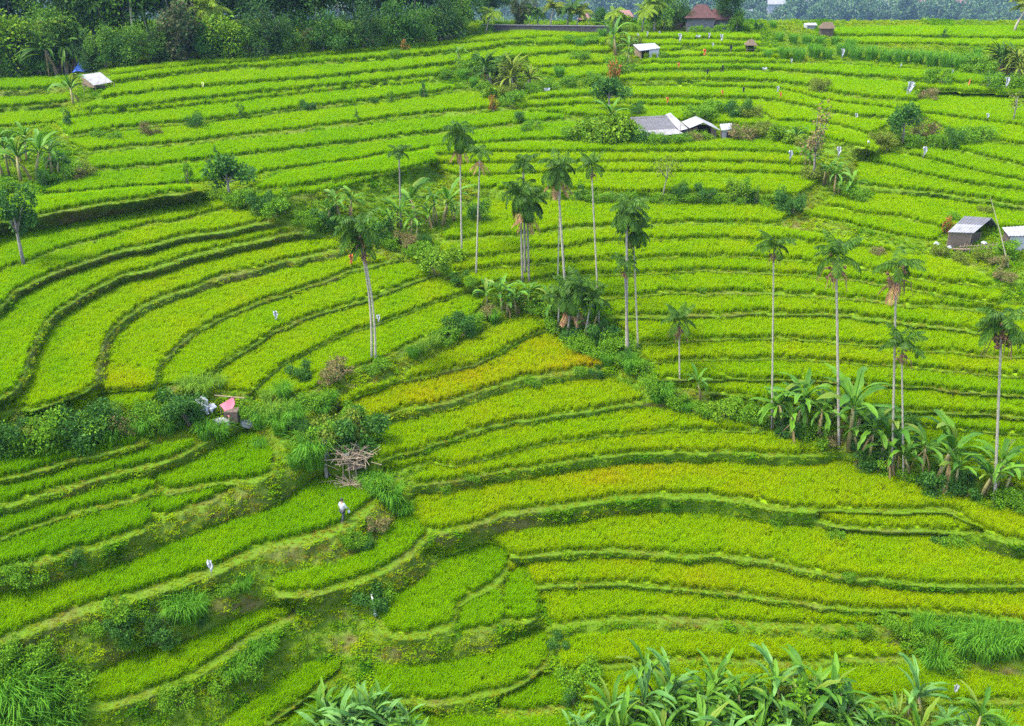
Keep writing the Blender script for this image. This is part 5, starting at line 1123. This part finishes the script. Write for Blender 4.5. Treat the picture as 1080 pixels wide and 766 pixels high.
for k, (u, v, lab) in enumerate([(233, 447, 'flat grey stone below the pink tarp shelter'), (262, 446, 'brown-grey boulder right of the pink tarp shelter')]):
    p = ground(u, v); mb = MB(); mb.blob((0, 0, .15), (.75, .45, .3) if k == 0 else (.8, .5, .55), 9, 6, 0, .12); o = mb.obj('boulder', M['stone'], None); o.location = p; tag(o, lab, 'rock')
# brushwood shelter
p = ground(370, 504); r = empty('brushwood_shelter', p); s = metres(p, 1.0)
for (x, y, h, rad, sl) in ((-26, .2, 24, .14, .0), (-24, .5, 26, .10, .1), (-6, -.4, 17, .05, -.1), (0, -.5, 18, .05, .05), (6, -.3, 18, .05, .1), (17, .2, 24, .05, -.1), (-12, 1.2, 22, .05, .1), (10, 1.2, 24, .05, 0)):
    mb = MB(); mb.tube([(x * s + sl, y, -.3), (x * s, y, h * s / .8)], [rad * 1.1, rad * .8], 6); mb.obj('post', M['bark_grey' if rad > .09 else 'stick'], r)
for (x0, x1, z, y) in ((-28, 22, 19, -.3), (-20, 26, 22, .2), (-14, 18, 16, -.5), (-26, 10, 24, .9), (-10, 20, 26, .6)):
    mb = MB(); mb.tube([(x0 * s, y, z * s / .8), ((x0 + x1) / 2 * s, y + .1, z * s / .8 + .1), (x1 * s, y - .1, z * s / .8 + RNG.normal(0, .2))], .045, 5); mb.obj('beam', M['stick'], r)
mb = MB()
for k in range(120):
    c = np.array([RNG.normal(4, 9) * s, RNG.normal(.2, .5), (21 + RNG.normal(0, 3.5)) * s / .8]); d = RNG.normal(0, 1, 3); d[2] *= .35; d /= np.linalg.norm(d); mb.tube([c - d * .6, c + d * .6], .022, 4, 0, False)
for k in range(40):
    c = np.array([RNG.normal(0, 9) * s, RNG.normal(-.9, .3), RNG.uniform(-2, 3) * s]); d = np.array([RNG.normal(0, 1), RNG.normal(0, .3), RNG.normal(-.3, .3)]); d /= np.linalg.norm(d); mb.tube([c - d * .7, c + d * .7], .025, 4, 0, False)
mb.obj('brushwood', M['stick'], r)
mb = MB(); mb.slab([(-2 * s, -.5, 13 * s), (14 * s, -.4, 16 * s), (14 * s, .4, 17 * s), (-2 * s, .3, 14 * s)], .06); mb.obj('plank', M['bamboo_wall'], r)
mb = MB(); mb.blob((-25 * s, .3, 33 * s / .8), (.22, .2, .28), 7, 5, 0, .2); mb.blob((-4 * s, .2, 27 * s), (.35, .25, .12), 7, 5, 0, .2); mb.obj('rag', M['plastic'], r, True)
tag(r, 'tumbledown shelter of brushwood and poles above the walking person', 'shelter')

# ------------------------------------------------------------------ flags and scarecrows
def flag(seed, mat, h=1.7, w=0.45, wide=False):
    r_ = np.random.default_rng(seed); root = empty('field_flag'); mb = MB(); mb.tube([(0, 0, -.2), (.03, 0, h * .6), (.05, 0, h + .1)], [.03, .025, .015], 5); mb.obj('pole', M['stick'], root)
    mb = MB(); v = []; n = 6
    for i in range(n + 1):
        for j in range(5):
            s_, t_ = j / 4 - .5, i / n
            if wide: v.append((s_ * 1.3, .06 * math.sin(7 * s_ + 4 * t_), h - t_ * .55 - .15 * s_ * s_ + r_.normal(0, .02)))
            else:
                wv = w * (.55 + .55 * math.sin(math.pi * min(1, .25 + t_)) ) * (1 + .25 * r_.normal())
                v.append((.05 + s_ * wv + .10 * math.sin(3 * t_), .12 * math.sin(7 * s_ + 5 * t_) + r_.normal(0, .03), h + .05 - t_ * h * (.62 + .18 * math.sin(9 * s_)) + r_.normal(0, .03)))
    mb.add(v, [(i * 5 + j, i * 5 + j + 1, i * 5 + j + 6, i * 5 + j + 5) for i in range(n) for j in range(4)])
    o = mb.obj('cloth', M[mat], root); sm = o.modifiers.new('thickness', 'SOLIDIFY'); sm.thickness = .02; return root
FL = {}
def flags(kind, mat, items, where, group, wide=False, h=1.7, w=.45, base='flag'):
    items = sorted(items)
    for n, (u, v, hp) in enumerate(items):
        if kind not in FL: FL[kind] = flag(len(FL) + 3, mat, h, w, wide)
        p = ground(u, v + hp * .45); s = max(.5, 1.05 * upright(p, hp) / h) * (1.15 if v > 150 else 1.0)
        place(FL[kind], p, RNG.normal(0, .4), s, f'{base} {where}, {ordinal(n)} from left' if len(items) > 1 else f'{base} {where}', 'flag', group)
flags('white', 'plastic', [(716,43,11),(747,40,8),(760,43,10),(751,50,7),(887,59,11),(949,72,7),(1003,78,7),(1040,90,13),(1059,91,14),(1070,97,10),(1040,79,7),(834,66,6),(672,40,7),(682,38,7),(695,37,6),(819,97,9)], 'in the upper right terraces', 'white flags in the upper terraces', base='white plastic flag')
flags('whitemid', 'plastic', [(914,156,9),(973,164,11),(883,164,11),(832,168,11),(902,125,8),(1040,125,8)], 'around the half-dead tree and round tree', 'white flags in the middle terraces', base='white rag on a stick')
flags('scare', 'plastic', [(957,97,16)], 'standing on the bund above the round tree', 'white scarecrows', base='large white sheet scarecrow', w=.8)
flags('wide', 'plastic', [(736,41,6),(806,75,6),(577,98,8)], 'lying low over the upper rice', 'wide white cloths', True, base='wide white cloth')
flags('orange', 'orange_cloth', [(715,71,7),(742,58,9),(703,108,8),(822,103,8),(761,100,7),(1021,90,9)], 'in the upper right rice', 'orange flags', base='small orange flag')
flags('orangelow', 'orange_cloth', [(370,278,12)], 'by the leaning palm in the bowl', 'orange flags', base='orange-brown flag')
flags('black', 'black_cloth', [(770,54,9),(761,75,9),(745,79,9),(783,98,9)], 'in the rice above the central huts', 'black scarecrows', base='black cloth scarecrow')
flags('yellow', 'yellow_cloth', [(214,92,8)], 'on the long terraces below the forest', 'yellow flags', base='pale yellow flag')
flags('whitelow', 'plastic', [(291,337,11),(399,340,7)], 'on the bowl terraces', 'white rags in the bowl', base='thin white rag')
flags('ragbank', 'plastic', [(223,602,13)], 'on the bund above the overgrown slope', 'white rags low down', base='torn white rag on a stick')
flags('ragfront', 'plastic', [(1005,731,9)], 'among the bananas by the bottom edge', 'white rags low down', base='white rag')

# water trickling down the bank
p0, p1 = ground(392, 628), ground(397, 649); mb = MB(); mb.tube([p0 + Vector((0, -.05, .15)), p0.lerp(p1, .4) + Vector((.05, -.2, .1)), p0.lerp(p1, .75) + Vector((0, -.22, .0)), p1 + Vector((0, -.1, .03))], [.06, .09, .10, .16], 6); o = mb.obj('water', M['water'], None, True)
tag(o, 'white trickle of water falling down the bank', None, None, 'structure')

# ------------------------------------------------------------------ the person on the bund
M['skin'] = plain_mat('skin', (0.26, 0.14, 0.085), (0.22, 0.115, 0.07), 6, .6, .3)
M['shirt'] = plain_mat('white_shirt', (0.34, 0.33, 0.315), (0.28, 0.27, 0.26), 4, .9, .1)
M['trousers'] = plain_mat('dark_trousers', (0.03, 0.035, 0.04), (0.02, 0.022, 0.026), 4, .9, .1)
M['hair'] = plain_mat('black_hair', (0.012, 0.010, 0.009), (0.008, 0.007, 0.006), 20, .6, .3)
def skinned(name, verts, edges, radii, mat, parent, root_i=0, sub=1):
    me = bpy.data.meshes.new(name); me.from_pydata(verts, edges, []); o = bpy.data.objects.new(name, me); C.objects.link(o); o.parent = parent
    sk = o.modifiers.new('skin', 'SKIN'); sk.use_smooth_shade = True
    for i, rr in enumerate(radii): me.skin_vertices[0].data[i].radius = rr if isinstance(rr, tuple) else (rr, rr)
    me.skin_vertices[0].data[root_i].use_root = True
    ss = o.modifiers.new('smooth', 'SUBSURF'); ss.levels = sub; ss.render_levels = sub; me.materials.append(M[mat]); return o
def make_person(loc, rz, scale):
    root = empty('person', loc, rz); root.scale = (scale,) * 3
    V = [(0,0,.92),(0,.01,1.10),(0,.02,1.32),(0,.0,1.47),(0,-.03,1.58),(0,-.02,1.70),             # pelvis chest neck head
         (.17,.01,1.40),(.25,.02,1.14),(.27,-.10,.92),(.275,-.14,.84),                              # one arm, a bag in its hand
         (-.17,.01,1.40),(-.26,-.03,1.15),(-.24,-.22,1.00),(-.23,-.28,.96),
         (.09,0,.86),(.11,-.14,.50),(.11,-.05,.09),(.11,-.20,.04),                                  # mid stride
         (-.09,0,.86),(-.10,.10,.49),(-.10,.28,.13),(-.10,.16,.04)]
    Ed = [(0,1),(1,2),(2,3),(3,4),(4,5),(2,6),(6,7),(7,8),(8,9),(2,10),(10,11),(11,12),(12,13),(0,14),(14,15),(15,16),(16,17),(0,18),(18,19),(19,20),(20,21)]
    R = [(.15,.11),(.13,.10),(.15,.10),.052,.085,.085,.055,.042,.032,.030,.055,.042,.032,.030,.085,.060,.040,.032,.085,.060,.040,.032]
    skinned('body', V, Ed, R, 'skin', root)
    for hx, hy, hz, sx in ((.275,-.16,.81,1), (-.23,-.31,.93,-1)):
        for k, (fx, ln) in enumerate(((-.027,.062),(-.009,.075),(.009,.070),(.027,.055))):
            mb = MB(); mb.tube([(hx + fx, hy + .01, hz + .03), (hx + fx, hy - .02, hz - ln * .4), (hx + fx * .9, hy + .0, hz - ln)], [.010, .009, .006], 5); mb.obj('finger', M['skin'], root)
        mb = MB(); mb.tube([(hx - sx * .03, hy, hz + .03), (hx - sx * .055, hy - .02, hz), (hx - sx * .05, hy - .03, hz - .03)], [.011, .010, .007], 5); mb.obj('thumb', M['skin'], root)
    skinned('shirt', [(0,0,.90),(0,.01,1.10),(0,.02,1.33),(0,.0,1.455),(.17,.01,1.40),(.25,.02,1.15),(.268,-.08,.97),(-.17,.01,1.40),(-.26,-.03,1.16),(-.245,-.18,1.03)], [(0,1),(1,2),(2,3),(2,4),(4,5),(5,6),(2,7),(7,8),(8,9)], [(.19,.155),(.18,.15),(.19,.145),.075,.080,.066,.055,.080,.066,.055], 'shirt', root)
    skinned('trousers', [(0,0,.90),(.09,0,.85),(.11,-.14,.50),(.11,-.055,.13),(-.09,0,.85),(-.10,.10,.49),(-.10,.265,.16)], [(0,1),(1,2),(2,3),(0,4),(4,5),(5,6)], [(.165,.125),.10,.078,.062,.10,.078,.062], 'trousers', root)
    mb = MB(); mb.blob((0, .005, 1.70), (.098, .108, .105), 10, 7); mb.obj('hair', M['hair'], root, True)
    mb = MB(); mb.blob((0, -.118, 1.635), (.016, .022, .03), 6, 5); mb.obj('nose', M['skin'], root, True)
    for sx in (-1, 1):
        mb = MB(); mb.blob((sx * .034, -.105, 1.665), .012, 6, 5); mb.obj('eye', M['hair'], root, True)
        mb = MB(); mb.blob((sx * .09, -.02, 1.645), (.014, .03, .038), 6, 5); mb.obj('ear', M['skin'], root, True)
    mb = MB(); mb.box((0, -.108, 1.595), (.045, .012, .012)); mb.obj('mouth', M['roof_pink'], root)
    return root
p = ground(362.5, 551); k = upright(p, 24) / 1.78
pr = make_person(p + Vector((0, 0, .05)), math.radians(150), k); tag(pr, 'person in a white shirt and dark trousers walking along the grassy bund', 'person')
bg_ = MB(); bg_.blob((0, 0, .0), (.10, .08, .15), 8, 6, 0, .1); bg_.tube([(-.05, 0, .12), (0, 0, .30), (.05, 0, .12)], .012, 4); o = bg_.obj('bag', M['plastic'], None, True)
hand = Matrix.Rotation(math.radians(150), 3, 'Z') @ Vector((-.23, -.31, .66)); o.location = p + hand * k + Vector((0, 0, .05)); tag(o, 'white bag carried by the walking person', 'bag')

# ------------------------------------------------------------------ the valley and hills beyond the crest
top = PTS[0]; prof = [(1.01, -0.5), (1.04, -4), (1.3, -18), (2.0, -60), (3.4, -118), (5.0, -140), (5.6, -136), (6.1, -118), (6.7, -84), (7.4, -42), (8.2, 5), (9.4, 70), (11, 150)]
nzr = smooth_noise((len(prof) * 8, NU // 8 + 2), 12, 77, 3)
cols = np.arange(0, NU, 8); rings = [top[cols]]
fac = np.interp(np.linspace(0, len(prof) - 1, len(prof) * 6), np.arange(len(prof)), [q[0] for q in prof]); zz = np.interp(np.linspace(0, len(prof) - 1, len(prof) * 6), np.arange(len(prof)), [q[1] for q in prof])
z0 = top[cols][:, 2]
for k, (f_, z_) in enumerate(zip(fac, zz)):
    b_ = np.clip((f_ - 1.0) / .3, 0, 1); amp = np.clip((f_ - 1.5) * 6, 0, 22)
    zc = z0 * (1 - b_) + 14 * b_ + z_ + nzr[k, :len(cols)] * amp + 16 * b_ * np.clip(f_ - 2.5, 0, 1) * np.sin(cols / 95.0 + 1.0)
    rings.append(np.stack([top[cols][:, 0] * f_ * (1 + .25 * b_), top[cols][:, 1] * f_, zc], 1))
far = np.stack(rings); nr, nc = far.shape[:2]
me = bpy.data.meshes.new('hills'); idx = np.arange(nr * nc).reshape(nr, nc)
fq = np.stack([idx[:-1, :-1], idx[:-1, 1:], idx[1:, 1:], idx[1:, :-1]], -1).reshape(-1, 4)
me.from_pydata(far.reshape(-1, 3).tolist(), [], fq.tolist()); me.polygons.foreach_set('use_smooth', np.ones(len(fq), bool)); me.update()
t = NT('far_hillside'); nz = t.noise(.02, 6); me.materials.append(t.surface(t.ramp(nz, [(.35, (.030, .060, .018)), (.6, (.050, .085, .022)), (.72, (.15, .12, .08))]), .95, .05))
ho = bpy.data.objects.new('hills', me); C.objects.link(ho); tag(ho, 'wooded hillside across the valley beyond the crest', None, None, 'structure')
wm = leaf_mat('far_leaf', (0.014, 0.042, 0.016), (0.060, 0.105, 0.030), (0.09, 0.10, 0.05), trans=.15, cfrac=.94)
fw = []
for k in range(4):
    r_ = np.random.default_rng(300 + k); mb = MB(); bl = []
    for q in range(9): d = r_.normal(0, 1, 3); d /= np.linalg.norm(d); bl.append(((d[0] * 2.6, d[1] * 2.6, 6 + d[2] * 2.6), (2.0, 2.0, 1.8), 60))
    leaf_cloud(mb, bl, 1.3, r_, shell=.4); mb.tube([(0, 0, -1), (0, 0, 5)], [.3, .2], 5); fw.append(bpy.data.objects.new('far_tree_%c' % (97 + k), mb.mesh('far_tree', wm)))
fc = coll_of('far_trees', fw); n_ = 5500
ks = RNG.uniform(24, nr - 1.01, n_ * 4); cs = RNG.uniform(0, nc - 1.01, n_ * 4); ki, ci = ks.astype(int), cs.astype(int); a_, b_ = (ks - ki)[:, None], (cs - ci)[:, None]
P_ = (far[ki, ci] * (1 - b_) + far[ki, ci + 1] * b_) * (1 - a_) + (far[ki + 1, ci] * (1 - b_) + far[ki + 1, ci + 1] * b_) * a_
HS = [(880,8,8),(970,8,9),(790,19,9),(620,6,11),(817,14,16),(851,6,11),(1012,16,13),(690,6,12),(930,12,10)]
pu = 540 + F * P_[:, 0] / (P_[:, 1] * CT + (H - P_[:, 2]) * ST); pv = 383 - F * (P_[:, 1] * ST - (H - P_[:, 2]) * CT) / (P_[:, 1] * CT + (H - P_[:, 2]) * ST)
for (hu, hv, hr) in HS: P_[(np.abs(pu - hu) < hr) & (pv > hv - 3) & (pv < hv + 6), 1] = 0    # clearings around the houses
P_ = P_[(P_[:, 1] > 1120) & (P_[:, 1] < 1900) & (np.abs(P_[:, 0]) < .75 * P_[:, 1])][:n_]; k_ = len(P_); s_ = RNG.uniform(1.0, 2.4, k_)
scatter('far_woods', 'blue-green woods covering the far hillside', fc, P_, np.stack([0 * s_, 0 * s_, RNG.uniform(0, 6.28, k_)], 1), np.stack([s_, s_, s_ * RNG.uniform(.8, 1.3, k_)], 1), RNG.integers(0, 4, k_), s_)
def far_point(u, v):                    # where a line of sight meets the far hillside
    from mathutils.bvhtree import BVHTree
    global FBVH
    if 'FBVH' not in globals(): FBVH = BVHTree.FromPolygons(far.reshape(-1, 3).tolist(), fq.tolist())
    x, y, z = ray(u, v); hit = FBVH.ray_cast(Vector((0, 0, H)), Vector((x, y, z)).normalized()); return hit[0]
for (u, v, wpx, hpx, rm_, lab) in ((817, 14, 15, 7, 'white_sheet', 'big white-roofed house far off on the wooded hillside'), (851, 6, 9, 3, 'white_sheet', 'long white-roofed shed far off above the big white house'), (1012, 16, 12, 6, 'roof_pink', 'pale brown-roofed house far off on the right of the hillside'), (690, 6, 10, 4, 'roof_tile', 'red-roofed house far off behind the crest palms'), (930, 12, 8, 4, 'tin', 'grey house far off among the hillside trees'), (880, 8, 6, 3, 'white_sheet', 'smallest white house far off near the top of the hillside'), (970, 8, 7, 3, 'roof_pink', 'pinkish-roofed house far off between two clumps of trees'), (790, 19, 7, 3, 'tin', 'low grey shed far off beside the big white house'), (620, 6, 9, 4, 'roof_pink', 'pinkish-roofed house far off above the reddish pavilion')):
    q = far_point(u, v)
    if q is None: continue
    s = q.y / CT / F * .97; r = empty('hillside_house', q); w, h = wpx * s * 1.25, hpx * s * 1.7
    mb = MB(); mb.box((0, 0, h * .3), (w * .9, w * .5, h * .6 + 3)); mb.obj('wall', M['white_wall'], r)
    mb = MB(); zt = h * .6 + 1.5; mb.add([(-w / 2, -w * .33, zt), (w / 2, -w * .33, zt), (w / 2, w * .33, zt), (-w / 2, w * .33, zt), (-w * .35, 0, zt + h * .6), (w * .35, 0, zt + h * .6)], [(0, 1, 5, 4), (1, 2, 5), (2, 3, 4, 5), (3, 0, 4), (3, 2, 1, 0)]); mb.obj('roof', M[rm_], r)
    tag(r, lab, 'house', 'houses on the far hillside')

# ------------------------------------------------------------------ the hazy air
mb = MB(); mb.box((0, 1180, 10), (4700, 2560, 400)); hz = mb.obj('haze', [])
t = bpy.data.materials.new('hazy_air'); t.use_nodes = True; tt = t.node_tree; tt.nodes.clear(); vo = tt.nodes.new('ShaderNodeOutputMaterial'); pv = tt.nodes.new('ShaderNodeVolumePrincipled')
pv.inputs['Color'].default_value = (0.40, 0.60, 1.0, 1); pv.inputs['Density'].default_value = 0.000085; pv.inputs['Anisotropy'].default_value = 0.2; tt.links.new(pv.outputs[0], vo.inputs['Volume'])
hz.data.materials.append(t); tag(hz, 'thin bluish haze over the hillside and valley', None, None, 'stuff')
SC.cycles.volume_bounces = 1; SC.cycles.volume_max_steps = 64
